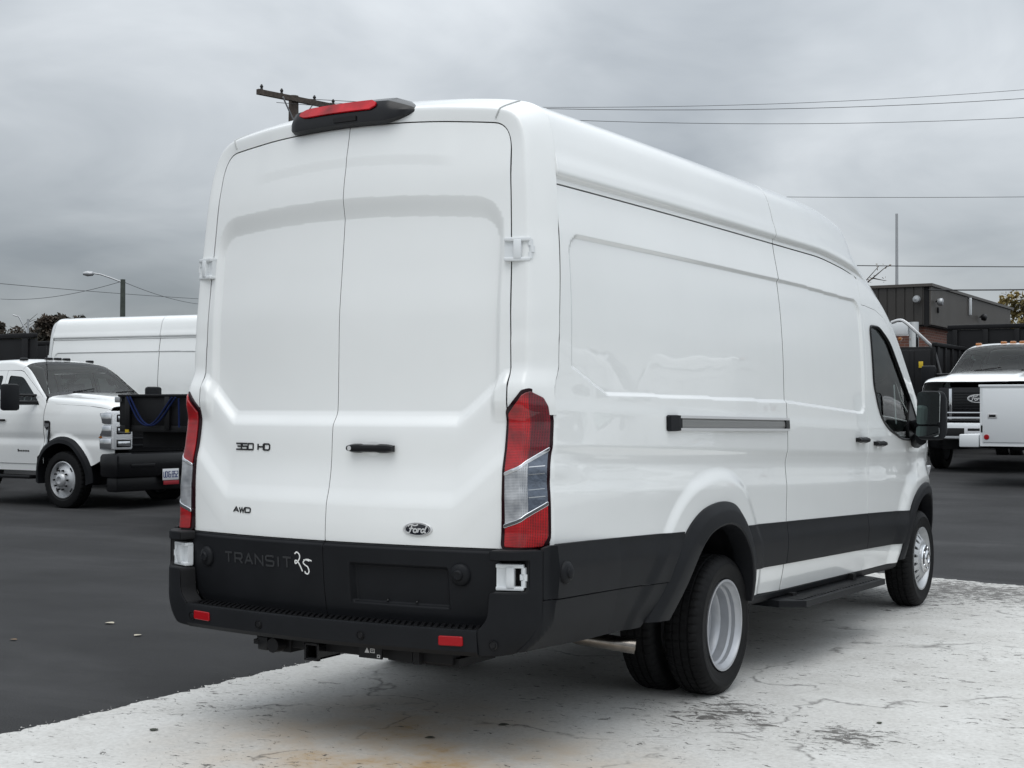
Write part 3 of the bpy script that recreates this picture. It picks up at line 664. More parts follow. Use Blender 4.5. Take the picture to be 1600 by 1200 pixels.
def oval_badge(parent, P, a, b, depth=.006, detail=True):
    def ell(k, o, n=40): return [P(k*a*math.cos(t), k*b*math.sin(t), o) for t in np.linspace(0, 2*math.pi, n, False)]
    mb = MB(); n = 40
    V = ell(1.0, 0)+ell(1.0, depth*.7)+ell(.95, depth)+ell(.90, depth)+ell(.88, depth*.8); F = [(i*n+j, i*n+(j+1) % n, (i+1)*n+(j+1) % n, (i+1)*n+j) for i in range(4) for j in range(n)]
    mb.add(V, F); o = mb.build('oval_badge', ALU, parent, True)
    m2 = MB(); V = ell(.885, depth*.8)+[P(0, 0, depth)]; m2.add(V, [(j, (j+1) % n, n) for j in range(n)]); m2.build('badge_enamel', BLUEO, o, True)
    if detail:
        m3 = MB(); w = a*.055
        S = [ [(-.62, .30), (-.52, .48), (-.36, .50), (-.20, .42), (-.04, .46), (.06, .56)], [(-.36, .40), (-.40, .1), (-.50, -.30), (-.60, -.42), (-.70, -.34)], [(-.52, .06), (-.36, .10), (-.24, .06)],
              [(-.16, .06), (-.24, -.10), (-.22, -.28), (-.12, -.34), (-.02, -.22), (-.02, -.04), (-.10, .06), (-.16, .06)], [(.04, .04), (.10, .06), (.08, -.14), (.04, -.34)], [(.09, -.05), (.18, .06), (.26, .03)],
              [(.50, .02), (.40, .06), (.30, -.06), (.28, -.24), (.36, -.34), (.46, -.22), (.54, -.02)], [(.68, .50), (.60, .2), (.52, -.16), (.52, -.32), (.62, -.32)] ]
        for pl in S: ribbon(m3, [(x*a, z*b*1.25) for x, z in crom(pl, 4)], w*1.5, lambda u, v, d: P(u, v, depth+.0006+d), .001)
        for pl in [[(math.cos(t)*.82, math.sin(t)*.82) for t in np.linspace(0, 2*math.pi, 41)]]: ribbon(m3, [(x*a, z*b) for x, z in pl], w*.55, lambda u, v, d: P(u, v, depth*.9+d), .001)
        m3.build('badge_lettering', ALU, o)
    return o

def build_van():
    root = empty('cargo_van')
    WM = [WHITE, DARK]; PM = [PLAST, DARK]
    g = .0036
    # ---- rear doors
    for s in (-1, 1):
        zs = list(np.linspace(.872, 2.455, 40)); edge = [(s*(float(xdoor(z))-g), z) for z in zs]
        ctr = [(s*.69, float(ztopd(.69))-.004)]
        corner = [np.array(edge[-1]), np.array((s*.768, float(ztopd(.768))-.002)), np.array(ctr[0])]
        cr = [tuple((1-t)**2*corner[0]+2*t*(1-t)*corner[1]+t*t*corner[2]) for t in np.linspace(0, 1, 9)[1:]]
        top = [(s*x, float(ztopd(x))-.004) for x in np.linspace(.67, g, 24)]
        out = [(s*g, .872)]+edge+cr+top
        door = patch('rear_door', out, rear(), .0115, root, WM, flip=False, vs=2.2)
        door['label'] = 'left rear door with 350 HD and AWD badges' if s < 0 else 'right rear door with handle and oval badge'
        # black lower cladding of the door
        def co(x, z, s=s):
            o = .008+.012*smooth((.862-z)/.014)-.006*smooth((.60-z)/.05)
            if s > 0:
                dx = np.minimum(x-.134, .592-x); dz = np.minimum(z-.618, .786-z); d = np.minimum(dx, dz); o = o-.026*lsmooth(d/.012)
            return o
        out = rnd([(s*g, .864), (s*g, .548), (s*.76, .552), (s*(.8122-g), .60), (s*(.816-g), .864)], [.004, .004, .05, .05, .004])
        cl = patch('door_cladding', out, rear(offf=co), .0105, door, PM, flange=.02)
        if s > 0:
            # number plate mounting dish details
            for x in (.30, .435):
                mb = MB(); V = [rearp(x+.006*math.cos(a), .638+.006*math.sin(a), .002) for a in np.linspace(0, 2*math.pi, 10, False)]+[rearp(x, .638, .010)]
                mb.add(V, [(i, (i+1) % 10, 10) for i in range(10)]); mb.build('plate_bolt', GLOSSB, door)
            H = handle(door, lambda u, v, o: rearp(.212+u, 1.259+v, o), .222)
            oval_badge(door, lambda u, v, o: rearp(.452+u, .936+v, o), .066, .029)
        else:
            stroke_text('350 HD', -.567, 1.242, .214, .026, lambda u, v, d: rearp(u, v, d), .0066, .003, BADGE, door, .16)
            stroke_text('AWD', -.541, .969, .108, .020, lambda u, v, d: rearp(u, v, d), .0056, .003, BADGE, door, .16)
            stroke_text('TRANSIT', -.578, .748, .405, .042, lambda u, v, d: rearp(u, v, .0195+d), .0080, .004, mat('raised_plastic_lettering', (.030, .031, .033), .4), door, .42)
            mb = MB(); fnn = lambda u, v, d: rearp(u, v, .0205+d)
            two = crom([(-.152, .808), (-.140, .816), (-.126, .806), (-.126, .790), (-.140, .772), (-.150, .768), (-.150, .780), (-.136, .776), (-.122, .756), (-.112, .736)], 5)
            five = crom([(-.072, .782), (-.094, .786), (-.106, .774), (-.096, .764), (-.082, .756), (-.076, .738), (-.084, .727), (-.096, .730), (-.098, .738)], 5)
            fv = crom([(-.104, .784), (-.082, .788), (-.060, .783)], 4)
            for pl in (two, five, fv): ribbon(mb, pl, .0055, fnn, .0006)
            mb.build('chalk_number', CHALK, door)
        # parking sensor pods
        x0 = .648*s if s > 0 else -.705
        mb = MB(); prof = [(.046, .000), (.045, .010), (.038, .018), (.022, .022), (.021, .028), (.016, .032), (.008, .030), (.0, .030)]
        n = 28; V = [];
        for r, o in prof: V += [rearp(x0+r*.95*math.cos(a), .762+r*math.sin(a), 0.018+o) for a in np.linspace(0, 2*math.pi, n, False)]
        F = [(i*n+j, i*n+(j+1) % n, (i+1)*n+(j+1) % n, (i+1)*n+j) for i in range(len(prof)-1) for j in range(n)]
        mb.add(V, F); mb.build('sensor_pod', PLAST, door, True, 50)
    # ---- rear frame: pillars and roof edge in one ring (t, w)
    nt_ = 90
    def ring_pts(s):
        D, S = [], []
        zt = 1.40
        for t in np.linspace(0, 1, 40): z = zt+(2.455-zt)*t; D.append((float(xdoor(z))+g, z)); S.append((None, z))
        D2 = [np.array(D[-1]), np.array((.768+g, float(ztopd(.768))+.004)), np.array((.69, float(ztopd(.69))+.003))]
        for t in np.linspace(0, 1, 10)[1:]: D.append(tuple((1-t)**2*D2[0]+2*t*(1-t)*D2[1]+t*t*D2[2]))
        for x in np.linspace(.66, 0, 18): D.append((x, float(ztopd(x))+.003))
        return D
    D = ring_pts(1); nD = len(D)
    # full section: param so the pairs run roughly along normals
    full = []
    xa_ = float(Sx(.37, 2.15)); rp_ = [roof()(np.array([a]), np.array([.5]))[0] for a in 1-np.linspace(0, 1, 80)]
    rp_ = [(p[0], p[2]) for p in rp_ if p[2] > 2.49]
    for z in np.linspace(1.40, 2.15, 36): full.append((float(Sx(.37, z)), z))
    for t in np.linspace(0, 1, 12)[1:-1]: full.append((xa_+(rp_[0][0]-xa_)*(.55*t+.45*t*t), 2.15+(rp_[0][1]-2.15)*t))
    full += rp_
    full = np.array(full); al = np.concatenate([[0], np.cumsum(np.hypot(*np.diff(full, axis=0).T))])
    Da = np.array(D); dl = np.concatenate([[0], np.cumsum(np.hypot(*np.diff(Da, axis=0).T))])
    i_side = int(np.argmin(np.abs(Da[:, 1]-2.35))); s_side = al[int(np.argmin(np.abs(full[:, 1]-2.38)))]
    s_c = al[int(np.argmin(np.hypot(full[:, 0]-.775, full[:, 1]-2.70)))]; d_c = dl[int(np.argmin(np.hypot(Da[:, 0]-.72, Da[:, 1]-2.59)))]
    cs = np.interp(dl, [0, dl[i_side], d_c, dl[-1]], [0, s_side, s_c, al[-1]])
    Sx_ = np.interp(cs, al, full[:, 0]); Sz_ = np.interp(cs, al, full[:, 1])
    wn_ = 16; rows = []
    for k in range(nD):
        d0 = Da[k]; s1 = np.array((Sx_[k], Sz_[k])); row = []; yb = float(Rr_(min(d0[0], .84), d0[1], True)) if k < 40 else float(Rr_(d0[0], d0[1], True))
        for q in range(0, 17):
            t = q/16; f = float(pchip(t, CT, CX))/.125; p = d0+(s1-d0)*f; row.append((p[0], p[1], yb+float(pchip(t, CT, CYY))))
        rows.append([(p0, p1, p2-.004*(p2-yb)/.14) for p0, p1, p2 in row])
    YE = [r[-1][2] for r in rows]
    for s in (-1, 1):
        V = []; F = []; nw = len(rows[0])
        for r in rows:
            for (x, z, y) in r: V.append((s*x, y, z))
            (x, z, y) = r[0]
        for k in range(nD-1):
            for q in range(nw-1): F.append((k*nw+q, k*nw+q+1, (k+1)*nw+q+1, (k+1)*nw+q))
        base = len(V)
        for r in rows: V += [(s*r[0][0], r[0][2]+.02, r[0][1]), (s*r[-1][0]*.98, r[-1][2]+.004, r[-1][1]-.012)]
        for k in range(nD-1):
            F.append((k*nw, (k+1)*nw, base+2*(k+1), base+2*k)); F.append((k*nw+nw-1, base+2*k+1, base+2*k+3, (k+1)*nw+nw-1))
        F = [f if s < 0 else f[::-1] for f in F]
        mbx = MB(); mbx.add(V, F); o = mbx.build('rear_frame', WHITE, root, True, 80)
    for s in (-1, 1):
        kk = int(np.argmin(np.abs(Da[:, 0]-.69)+(Da[:, 1] < 2.5)*9)); mb = MB(); mb.tube([(s*p[0], p[2]-.001, p[1]+.001) for p in rows[kk][1::2]]+[(s*rows[kk][-1][0], rows[kk][-1][2]+.3, rows[kk][-1][1]+.004)], .0035, 6); mb.build('roof_seam_sealer', mat('seam_sealer', (.45, .46, .45), .6), root)
    yend = lambda x: np.interp(np.abs(x), Sx_[::-1], np.array(YE)[::-1])
    # ---- quarter panel, sliding door, cab sides
    for s in (-1, 1):
        fl = s < 0
        zz = np.linspace(.56, 2.342, 60)
        def yst(z):
            r0 = float(y0_(z)); return r0+.118+.031*float(smooth((z-1.41)/.04))
        left = [(yst(z), z) for z in zz]; 
        out = [(yst(.56), .56), (1.17, .56)]+[p for p in ARCH if p[1] > .57 and p[0] < 2.0]+[p for p in ARCH if p[0] >= 2.0]+[(2.33, .455), (2.826-g, .432), (2.826-g, 2.342)]+left[::-1]
        patch('quarter_panel', out, side(s), .017, root, WM, flip=fl, vs=3.0)
        out = rnd([(2.834+g, .432), (4.33-g, .398), (4.33-g, 2.265), (4.27, 2.289)]+[(y, float(G_(y))-.010) for y in np.linspace(4.2, 2.834+g, 20)], [.0]*24)
        sd = patch('sliding_door', out, side(s), .017, root, WM, flip=fl, vs=3.0); sd['label'] = 'side door with recessed upper panel'
        wind = rnd([(4.475, 1.60), (4.455, 1.975), (4.66, 1.975), (4.90, 1.885), (5.46, 1.455), (5.72, 1.215), (5.12, 1.225), (4.78, 1.30), (4.60, 1.40)], [.05, .05, .05, .08, .1, .03, .1, .15, .12])
        door_o = rnd([(4.33+g, .397), (5.04, .385)], 0)+[p for p in FARCH if .40 < p[1] < .80 and p[0] < 5.5]+[(5.50, 1.0), (5.60, 1.18), (5.795, 1.235)]+[(5.55, 1.475), (5.28, 1.715), (4.98, 1.96), (4.80, 2.045), (4.62, 2.085), (4.40, 2.10), (4.33+g, 2.10)]
        fd = patch('front_door', door_o, side(s), .0165, root, WM, holes=[wind], flip=fl, vs=1.5)
        gl_ = patch('door_window', wind, side(s, -.010), .05, fd, GLASSD, flip=fl, flange=0)
        sail = rnd([(5.40, 1.50), (5.73, 1.213), (5.30, 1.213), (5.30, 1.35)], [.01, .01, .05, .2])
        patch('mirror_sail', sail, side(s, .003), .03, fd, PLAST2, flip=fl, flange=.012)
        # thin black window surround
        mb = MB(); wp = resample(wind, .03); pts = [sidep(p[0], p[1], .001, s) for p in wp]; mb.tube(pts+[pts[0]], .009, 6, cap=False); mb.build('window_seal', PLAST2, fd, True)
        out = [(4.33+g, 2.106), (4.40, 2.106), (4.62, 2.091), (4.80, 2.051), (4.98, 1.966), (5.285, 1.721), (5.555, 1.481), (5.80, 1.241), (5.90, 1.20), (6.05, 1.235)]+[(y, float(G_(y))-.002) for y in np.linspace(6.0, 4.33+g, 40)]
        patch('windscreen_pillar', out, side(s), .02, root, WM, flip=fl)
        out = [(5.50+g*2, 1.0), (5.60+g*2, 1.175), (5.80, 1.229), (5.90, 1.19), (6.055, 1.22)]+[(y, float(G_(y))-.006) for y in (6.15, 6.3, 6.4, 6.5, 6.6)]+[(6.62, .50), (6.32, .42)]+[p for p in FARCH[::-1] if p[1] > .5 or p[0] > 6]
        out = [p for p in out if not (p[0] < 5.28 and p[1] < .8)]
        patch('front_fender', out, side(s), .02, root, WM, flip=fl)
        # cladding strips
        def xcl(offf):
            def fn(y, z):
                y, z = np.broadcast_arrays(np.asarray(y, float), np.asarray(z, float))
                add = .060*(np.maximum(2.2-np.minimum(y, .8), 0)/1.85)**2-.060*(1.4/1.85)**2
                x = Sx(y, z)+add+offf(y, z); xp = np.interp(y, PLP[:, 1], PLP[:, 0])+.002+(y > .22)*1
                q = np.clip((.60-z)/.15, 0, 1); inb = .085*(1-np.sqrt(1-q*q*.96))*(1-smooth((y-.10)/.55))
                return np.stack([s*(np.minimum(x, xp)-inb), y, z], -1)
            return fn
        def cf(y, z): return .004+.012*smooth((zcl(y)-z)/.105)-.007*smooth((.60-z)/.12)
        out = [(.24, .889), (.172, .875), (.172, .677), (.25, .677), (1.27, .640)]+[p for p in ARCH if .66 < p[1] < float(zcl(p[0])) and p[0] < 1.6][::1]+[(1.43, float(zcl(1.43)))]
        patch('side_cladding', out, xcl(cf), .0165, root, PM, flip=fl)
        out = [(.172, .671), (.165, .60), (.125, .52), (.098, .475), (.40, .466), (1.085, .452), (1.25, .634)]
        patch('side_cladding', rnd(out, .008), xcl(lambda y, z: .012-.02*smooth((.58-z)/.16)), .0165, root, PM, flip=fl)
        out = [(2.335, float(zcb(2.335))), (2.83-g-.001, float(zcb(2.83))), (2.83-g-.001, float(zcl(2.83))), (2.20, float(zcl(2.2)))]+[p for p in ARCH if p[0] > 2.2 and p[1] > float(zcb(2.33))]
        patch('side_cladding', out, side(s, offf=cf), .0165, root, PM, flip=fl)
        out = [(2.83+g+.001, float(zcb(2.83))), (4.33-g-.001, float(zcb(4.33))), (4.33-g-.001, float(zcl(4.33))), (2.83+g+.001, float(zcl(2.83)))]
        patch('door_cladding', out, side(s, offf=cf), .0165, sd, PM, flip=fl)
        out = [(4.33+g+.001, float(zcb(4.33))), (5.135, float(zcb(5.1)))]+[p for p in FARCH if p[1] > .53 and p[1] < .73 and p[0] < 5.4]+[(4.33+g+.001, float(zcl(4.33)))]
        patch('door_cladding', out, side(s, offf=cf), .0165, fd, PM, flip=fl)
        # sill, black rocker and pinch tube
        mb = MB(); mb.tube([(s*.925, y, .435-.022*(y-2.3)) for y in np.linspace(2.28, 5.16, 14)], .045, 10); mb.build('rocker_tube', PLAST, root, True)
        # flares
        for (O, I, push) in ((ARCH, ARCHI, .050), (FARCH, FARCHI, .030)):
            Or = resample(O, .03, False); Ir = resample(I, .03, False); n = 60
            def arcp(P, n):
                d = np.concatenate([[0], np.cumsum(np.hypot(*np.diff(P, axis=0).T))]); t = np.linspace(0, d[-1], n); return np.stack([np.interp(t, d, P[:, 0]), np.interp(t, d, P[:, 1])], 1)
            A, B = arcp(Or, n), arcp(Ir, n); prof = [(0, .000), (.02, .010), (.30, push*.74), (.42, push*.84), (.90, push), (.985, push-.004), (1.0, push-.014), (1.0, -.10)]
            V = []
            for i in range(n):
                for (f, o) in prof:
                    p = A[i]*(1-f)+B[i]*f; c_ = A[i]; xo = float(Sx(c_[0], c_[1]))*(1-min(f, 1))+float(Sx(B[i][0], B[i][1]))*min(f, 1); V.append((s*(xo+o), p[0], p[1]))
            k = len(prof); F = [(i*k+j, i*k+j+1, (i+1)*k+j+1, (i+1)*k+j) for i in range(n-1) for j in range(k-1)]
            for i in (0, n-1): F.append(tuple(i*k+j for j in range(k)))
            mb = MB(); mb.add(V, F); mb.build('wheel_arch_flare', PLAST, root, True, 24)
            # liner
            mb = MB(); V = []; F = []
            for i in range(n):
                for x in (.99, .50): V.append((s*x if x < .9 else s*(float(Sx(B[i][0], B[i][1]))-.05), B[i][0], B[i][1]))
            F = [(2*i, 2*i+1, 2*i+3, 2*i+2) for i in range(n-1)]; F.append(tuple(2*i+1 for i in range(n)))
            mb.add(V, F); mb.build('wheel_well_liner', UNDER, root)
        # handles
        handle(sd, lambda u, v, o, s=s: sidep(4.155+u, 1.237-.02*u+v, o, s), .20, key=False)
        handle(fd, lambda u, v, o, s=s: sidep(4.535+u, 1.207-.02*u+v, o, s), .20, key=False)
        if s > 0:     # slider rail
            mb = MB()
            for (z0, z1, o0, o1) in ((-.036, -.023, 0, .016), (.023, .036, 0, .016)):
                V = []
                for y in np.linspace(1.38, 2.823, 12):
                    zc_ = 1.362-.012*(y-1.3)
                    for (z, o) in ((z0, o0), (z0, o1), (z1, o1), (z1, o0)): V.append(sidep(y, zc_+z, o, s))
                F = [(i*4+j, i*4+(j+1) % 4, i*4+4+(j+1) % 4, i*4+4+j) for i in range(11) for j in range(4)]+[(0, 1, 2, 3), (44, 45, 46, 47)]
                mb.add(V, F)
            rl = mb.build('slider_rail', ALU, root)
            mb = MB(); V = []
            for y in np.linspace(1.38, 2.823, 12):
                for (z, o) in ((-.024, .003), (-.010, .009), (.010, .009), (.024, .003)): V.append(sidep(y, 1.362-.012*(y-1.3)+z, o, s))
            mb.add(V, [(i*4+j, i*4+j+1, i*4+5+j, i*4+4+j) for i in range(11) for j in range(3)]); mb.build('rail_channel', mat('dull_rail_channel', (.26, .26, .255), .4, metal=.4), rl)
            mb = MB(); V = []
            for y, q in ((1.26, .5), (1.275, 1), (1.36, 1), (1.40, .8)):
                zc_ = 1.361
                V += [sidep(y, zc_+z*q**.3, o*q, s) for z, o in ((-.038, -.003), (-.036, .018), (.036, .018), (.038, -.003))]
            mb.add(V, [(i*4+j, i*4+(j+1) % 4, i*4+4+(j+1) % 4, i*4+4+j) for i in range(3) for j in range(4)]+[(0, 1, 2, 3), (12, 13, 14, 15)]); mb.build('rail_end_cap', PLAST, rl)
            mb = MB(); V = []
            for y in (2.765, 2.822): V += [sidep(y, 1.344+z, o, s) for z, o in ((-.030, .003), (-.030, .016), (.030, .016), (.030, .003))]
            mb.add(V, [(0, 1, 5, 4), (1, 2, 6, 5), (2, 3, 7, 6), (0, 3, 7, 4), (0, 1, 2, 3), (4, 5, 6, 7)]); mb.build('rail_roller', GLOSSB, rl)
        # mirror
        ml = MB(); Mx = Matrix.Translation((s*1.225, 5.16, 1.39)) @ Matrix.Rotation(s*R_(-7), 4, 'Z')
        bm = bmesh.new(); bmesh.ops.create_cube(bm, size=1)
        for v in bm.verts:
            v.co = Vector((v.co.x*.212, v.co.y*.13, v.co.z*.355)); 
            if v.co.y > 0: v.co.x *= .72; v.co.z *= .78
        bmesh.ops.bevel(bm, geom=bm.edges[:], offset=.05, segments=4, affect='EDGES', profile=.6)
        ml.add([Mx @ v.co for v in bm.verts], [[v.index for v in f.verts] for f in bm.faces]); bm.free()
        ml.tube([(s*.985, 5.46, 1.225), (s*1.05, 5.38, 1.20), (s*1.12, 5.24, 1.225)], .05, 10, rad=[.045, .042, .04])
        ml.tube([(s*.97, 5.50, 1.28), (s*1.03, 5.40, 1.32), (s*1.12, 5.22, 1.33)], .04, 8, rad=[.05, .04, .04])
        mr_ = ml.build('door_mirror', PLAST, root, True, 50)
        for (z0, z1) in ((-.065, .155), (-.150, -.078)):
            mg = MB(); pol = rnd([(-.084, z0), (.084, z0), (.084, z1), (-.084, z1)], .024); mg.prism(pol, 1, -.069, -.064, M=Mx @ Matrix.Translation((0, -.016, 0)) @ Matrix.Rotation(R_(-4 if z0 > -.1 else -5), 4, 'X') @ Matrix.Rotation(s*R_(-6), 4, 'Z')); mg.build('mirror_glass', MIRR, mr_)
    # ---- roof skins, windscreen, hood
    def strip(y0f, y1, n=40):
        ss = np.linspace(-1, 1, 81); L = []
        for s in ss: L.append((s, y0f(s)))
        return L
    xr = lambda s: float(roof()(np.array([s]), np.array([.5]))[0][0])
    zlow = 1.0
    rear_edge = [(s, float(yend(abs(xr(s))))+.009) for s in np.linspace(-1, 1, 101)]
    SC = 1.0
    patch('roof_panel', rear_edge+[(1, 2.83), (-1, 2.83)], roof(), .02, root, [WHITE], flange=.012)
    patch('roof_panel', [(-1, 2.843), (1, 2.843), (1, 4.72), (.9, 4.70), (.5, 4.56), (0, 4.50), (-.5, 4.56), (-.9, 4.70), (-1, 4.72)], roof(), .02, root, WM, flange=.012)
    fs = [(-.93, 6.04), (-.5, 6.14), (0, 6.17), (.5, 6.14), (.93, 6.04)]
    for s in (-1, 1): patch('windscreen_pillar', [(s*1, 4.725), (s*.9, 4.705), (s*.93, 6.04), (s*1, 6.05)], roof(), .02, root, WM, flange=.01, flip=False)
    patch('windscreen', [(-.895, 4.71), (-.5, 4.57), (0, 4.51), (.5, 4.57), (.895, 4.71), (.925, 6.04), (.5, 6.135), (0, 6.165), (-.5, 6.135), (-.925, 6.04)], roof(-.004), .04, root, GLASS, flange=0)
    patch('hood', [(-1, 6.06)]+[(x, y+.01) for x, y in fs]+[(1, 6.06), (1, 6.60), (.5, 6.66), (0, 6.68), (-.5, 6.66), (-1, 6.60)], roof(), .03, root, WM, flange=.012)
    # nose: grille, lights, bumper
    mb = MB(); n = 24
    def nose(x, z): return 6.70-.16*(abs(x)/.8)**2.4-.12*max(0, z-.75)
    V = [(x, nose(x, z), z) for z in np.linspace(.28, .97, 12) for x in np.linspace(-.78, .78, n)]; F = [(j*n+i, j*n+i+1, (j+1)*n+i+1, (j+1)*n+i) for j in range(11) for i in range(n-1)]
    mb.add(V, F); mb.box(-.76, .76, 6.3, 6.52, .25, .5, bev=.03); mb.build('front_bumper', PLAST, root, True)
    mb = MB()
    for k in range(4): mb.box(-.48, .48, 6.60, 6.655, .74+.05*k, .765+.05*k)
    mb.build('grille_bar', CHROME, root)
    for s in (-1, 1):
        mb = MB(); mb.prism(rnd([(s*.52, .74), (s*.80, .82), (s*.84, 1.0), (s*.56, .93)], .02), 1, 6.42, 6.60); mb.build('headlight', LAMPIN, root)
    # ---- roof lamp housing with the high brake light
    mb = MB(); N = 26; V = []
    ring = [(-.10, .004), (-.085, .042), (-.03, .050), (.05, .040), (.10, .004)]
    xa, xb = -.325, .335
    for i in range(N+1):
        t = i/N; x = xa+(xb-xa)*t; e_ = 1; e2 = min(1, (t+.02)/.07)**.6*min(1, ((1-t)+.004)/.20)**.6; lift = .012*max(0, (t-.78)/.22)**1.5
        yb_ = float(np.interp(0, [0], [.215])); zt_ = 2.636-.08*x*x; y0 = .20+.08*x*x
        # section in (y,z) wrapping the roof edge
        S_ = [(y0-.012+lift, zt_-.006+lift*2), (y0-.035*e_, zt_+.006+lift*1.6), (y0-.036*e_, zt_+.045*e_+.006+lift*.8), (y0-.012, zt_+.085*e_+.01), (y0+.05, zt_+.118*e_), (y0+.14*e_+.05, zt_+.112*e_+.012), (y0+.18*e_+.05, zt_+.085*e_)]
        cy_, cz_ = y0+.02, zt_+.040+lift; V += [(x, cy_+(y-cy_)*e2, cz_+(z-cz_)*e2) for y, z in S_]
    k = 7; F = [(i*k+j, i*k+j+1, (i+1)*k+j+1, (i+1)*k+j) for i in range(N) for j in range(k-1)]+[tuple(range(k)), tuple(N*k+j for j in range(k))[::-1]]
    mb.add(V, F); hb = mb.build('brake_light_housing', GLOSSB, root, True, 30)
    mb = MB(); V = []; N2 = 16
    for i in range(N2+1):
        x = -.255+(.41)*i/N2; zt_ = 2.636-.08*x*x; y0 = .20+.08*x*x; e_ = min(1, .35+i/2, .35+(N2-i)/1.0)
        a0 = np.array((y0-.037, zt_+.055)); a1 = np.array((y0-.010, zt_+.098)); mdl = (a0+a1)/2; a0 = mdl+(a0-mdl)*e_; a1 = mdl+(a1-mdl)*e_
        nn = np.array((-.86, .5)); V += [(x, *(a0+nn*.001)), (x, *(a0+nn*.008)), (x, *(a1+nn*.008)), (x, *(a1+nn*.001))]
    F = [(i*4+j, i*4+j+1, (i+1)*4+j+1, (i+1)*4+j) for i in range(N2) for j in range(3)]+[(0, 1, 2, 3), tuple(N2*4+j for j in range(4))[::-1]]
    mb.add(V, F); mb.build('brake_light_lens', mat('brake_lens', (.42, .008, .014), .2, spec=.3, noise=(9, .5)), hb, True, 30)
    mb = MB(); mb.box(-.06, .06, .158, .168, 2.652, 2.672); mb.build('rear_camera', DARK, hb)
    # ---- tail lights
    for s in (-1, 1):
        def out_l(p): return p
        rl_ = .245; ol = [(-.004, .885), (.008, .868), (.190, .872), (.216, .905), (.222, 1.44), (.202, 1.475), (.122, 1.506), (.058, 1.494), (-.002, 1.415)]
        tl = patch('tail_light', rnd(ol, .012), lcap(s, .005), .016, root, [BORD], flip=s < 0, flange=.065, rr=.003)
        def zone(nm, poly, m_, off=.012): return patch(nm, rnd(poly, .006), lcap(s, off), .011, tl, [m_], flip=s < 0, flange=.008, rr=.003)
        zone('red_lens', [(.010, 1.172), (.010, 1.402), (.066, 1.476), (.105, 1.489), (.105, 1.215)], REDL)
        zone('red_lens', [(.108, 1.217), (.108, 1.489), (.118, 1.491), (.180, 1.466), (.198, 1.435), (.198, 1.272)], REDD)
        zone('clear_lens', [(.012, .966), (.010, 1.164), (.108, 1.210), (.108, 1.008)], CLEARL)
        cz = zone('clear_lens', [(.111, 1.009), (.111, 1.211), (.198, 1.258), (.198, 1.052)], LENSB)
        zone('red_lens', [(.012, .882), (.012, .957), (.198, 1.043), (.198, .92), (.174, .882)], REDL)
        zone('silver_trim', [(.008, .955), (.008, .967), (.200, 1.056), (.200, 1.044)], CHROME, .0145); zone('silver_trim', [(.008, 1.162), (.008, 1.172), (.200, 1.270), (.200, 1.259)], CHROME, .0145)
        def cp(u, z, o): return tuple(lcap(s, .012+o)(np.array([u]), np.array([z]))[0])
        for zz_ in (1.075, 1.105, 1.165, 1.195): mb = MB(); ribbon(mb, [(.112, zz_), (.188, zz_+.004)], .0035, cp, .002); mb.build('lamp_rib', CHROME, tl)
        # hinges
        for (zc_, zh, wx) in ((2.064, .048, .062), (.765, .052, .064)):
            up = zc_ > 1; x0 = float(xdoor(zc_)); y0 = float(Rr_(.82, zc_)); mb = MB()
            Mh = Matrix.Translation((s*(x0+(.040 if up else .058)), y0-(.010 if up else .036), zc_)) @ Matrix.Diagonal((s, 1, 1, 1)) @ Matrix.Rotation(R_(20), 4, 'Z')
            mb.box(-wx, wx*.75, -.010, .030, zh-.016, zh, M=Mh, bev=.004); mb.box(-wx, wx*.75, -.010, .030, -zh, -zh+.016, M=Mh, bev=.004)
            mb.box(-.022, .010, -.014, .030, -zh+.01, zh-.01, M=Mh, bev=.004); mb.box(-wx*.98, -.022, .004, .030, -zh+.006, zh-.006, M=Mh)
            for q in (-1, 0, 1): mb.lathe([(.0, .013), (.011, .013), (.011, -.013), (.0, -.013)], 12, Mh @ Matrix.Translation((wx*.72+(.008 if q == 0 else 0), .004, q*.026)) @ Matrix.Rotation(R_(90), 4, 'Y'))
            mb.box(.030, wx*.78, .0, .028, -.012, .012, M=Mh, bev=.003)
            mb.build('door_hinge', WHITE2, root, True, 30)
            if up:
                mb = MB(); mb.box(-.01, wx*.9, .026, .034, -zh-.022, zh+.022, M=Mh, bev=.003); mb.build('hinge_pocket', WHITE, root, True)
    # ---- rear bumper: bar with step, corner uprights
    def byf(x): return -.035+.105*(abs(x)/1.0)**2.2
    path = [(x, byf(x)) for x in np.linspace(-.762, .762, 49)]
    mb = MB(); sc_ = [(.20, .545), (.05, .552), (.010, .556), (.002, .552), (.0, .540), (.006, .470), (.020, .452), (.12, .440)]; V = []
    for x, y in path: V += [(x, y+a, z+.003*abs(x)) for a, z in sc_]
    k = len(sc_); F = [(i*k+j, i*k+j+1, (i+1)*k+j+1, (i+1)*k+j) for i in range(48) for j in range(k-1)]+[tuple(range(k)), tuple(48*k+j for j in range(k))[::-1]]
    mb.add(V, F); bar = mb.build('rear_bumper', PLAST, root, True, 30)
    mb = MB(); rb_ = MB()
    for x in np.arange(-.74, .75, .030):
        y = byf(x); Mt = Matrix.Translation((x, y+.068, .5555+.003*abs(x))) @ Matrix.Rotation(R_(28), 4, 'Z'); rb_.box(-.0075, .0075, -.05, .05, -.006, .005, M=Mt)
    o_ = rb_.build('step_tread', PLAST2, bar)
